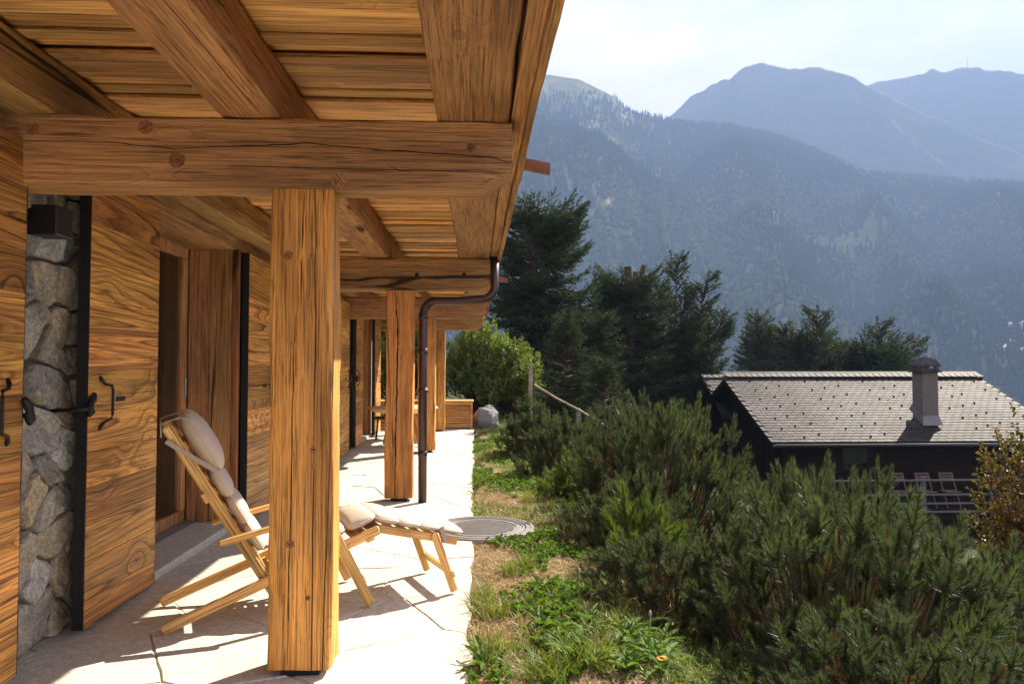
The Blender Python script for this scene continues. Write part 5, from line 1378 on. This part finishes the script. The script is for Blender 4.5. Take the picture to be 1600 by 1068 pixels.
def cones(X, Y, Z, h, r):
    n = len(X); out = []; K = 6
    th0 = fr.rand(n) * 6.28
    for (z0, z1, rs0) in ((0.05, 0.55, 1.0), (0.32, 0.78, 0.74), (0.58, 1.0, 0.48)):
        apex = np.stack([X, Y, Z + h * z1], -1)
        ring = [np.stack([X + r * rs0 * np.cos(th0 + z0 * 9 + 2 * math.pi * j / K) * (0.75 + 0.5 * fr.rand(n)), Y + r * rs0 * np.sin(th0 + z0 * 9 + 2 * math.pi * j / K) * (0.75 + 0.5 * fr.rand(n)), Z + h * z0 * (0.85 + 0.3 * fr.rand(n))], -1) for j in range(K)]
        for j in range(K): out.append(np.stack([ring[j], ring[(j + 1) % K], apex], 1))
    return np.concatenate(out, 0).reshape(-1, 3)
c = ~isd; hh = (11 + 9 * fr.rand(c.sum())) * np.where(s_[c] > 0.9, 0.85, 1.0)
fo = stuff(obj("conifer_forest", mesh_np("conifer_forest", cones(X[c], Y[c], Z[c] - 1, hh, hh * (0.17 + 0.06 * fr.rand(c.sum()))), 3, CONF)))
fo["label"] = "dark conifer forest covering the hazy hillside across the valley"; fo["category"] = "forest"
ico = []
g = (1 + 5 ** 0.5) / 2
iv = np.array([(-1, g, 0), (1, g, 0), (-1, -g, 0), (1, -g, 0), (0, -1, g), (0, 1, g), (0, -1, -g), (0, 1, -g), (g, 0, -1), (g, 0, 1), (-g, 0, -1), (-g, 0, 1)]); iv /= np.linalg.norm(iv[0])
it = [(0,11,5),(0,5,1),(0,1,7),(0,7,10),(0,10,11),(1,5,9),(5,11,4),(11,10,2),(10,7,6),(7,1,8),(3,9,4),(3,4,2),(3,2,6),(3,6,8),(3,8,9),(4,9,5),(2,4,11),(6,2,10),(8,6,7),(9,8,1)]
d_ = np.where(isd)[0]; n = len(d_)
jit = 0.72 + 0.6 * fr.rand(n, 12, 1); szs = np.stack([3.2 + 3 * fr.rand(n)] * 2 + [4.5 + 4 * fr.rand(n)], -1)
VV = iv[None] * jit * szs[:, None, :] + np.stack([X[d_], Y[d_], Z[d_] + 4.5], -1)[:, None, :]
bl = stuff(obj("broadleaf_wood", mesh_np("broadleaf_wood", VV[:, np.array(it)].reshape(-1, 3), 3, DECI, True)))
bl["label"] = "paler broadleaved trees scattered low on the hazy hillside"; bl["category"] = "woodland"

# mast on the skyline and far houses
ma = tag(empty("radio_mast", (0, 0, 0)), "thin mast on the distant skyline peak at the right", "mast")
azm = R(35.52); zb = 1.45 + R3 * 0.353 - 12
MB().tube([(R3 * math.sin(azm), R3 * math.cos(azm), zb), (R3 * math.sin(azm), R3 * math.cos(azm), zb + 46)], [1.3, 0.6], 6).build("mast_pole", IRON, ma)
PALE = plain("pale_render", (0.75, 0.74, 0.72), 0.8)
for i, (a_, r_) in enumerate(((37.0, 900), (37.7, 930), (38.2, 900), (38.35, 960), (38.7, 930), (37.4, 985))):
    x = r_ * math.sin(R(a_)); y_ = r_ * math.cos(R(a_)); z = float(hill_z(np.array(a_), np.array(float(r_))))
    fh = tag(empty("far_house", (x, y_, z), 0.4 * i), "tiny pale house far across the valley behind the slate roof end", "house", "far houses across the valley")
    MB().box(-5, 5, -4, 4, -3, 5).build("wall", PALE, fh)
    MB().add([(-5.6, -4.8, 4.8), (5.6, -4.8, 4.8), (5.6, 0, 8), (-5.6, 0, 8), (-5.6, 4.8, 4.8), (5.6, 4.8, 4.8)], [(0, 1, 2, 3), (3, 2, 5, 4), (0, 3, 4), (1, 5, 2)]).build("roof", PALE, fh)

# ------------------------------------------------------------------ hazy air
hz = bpy.data.materials.new("hazy_air"); hz.use_nodes = True
hn = hz.node_tree; hn.nodes.clear()
ho = hn.nodes.new("ShaderNodeOutputMaterial"); pv = hn.nodes.new("ShaderNodeVolumePrincipled")
pv.inputs['Color'].default_value = (0.25, 0.375, 0.61, 1)
pv.inputs['Density'].default_value = 4.2e-4
pv.inputs['Anisotropy'].default_value = 0.0
pv.inputs['Density Attribute'].default_value = ""
hn.links.new(pv.outputs[0], ho.inputs['Volume'])
try: hz.cycles.homogeneous_volume = True
except Exception: pass
hb = stuff(MB().box(-3600, 3700, -900, 3900, -260, 1140).build("haze", hz))
hb["label"] = "pale blue summer haze filling the valley air"; hb["category"] = "haze"
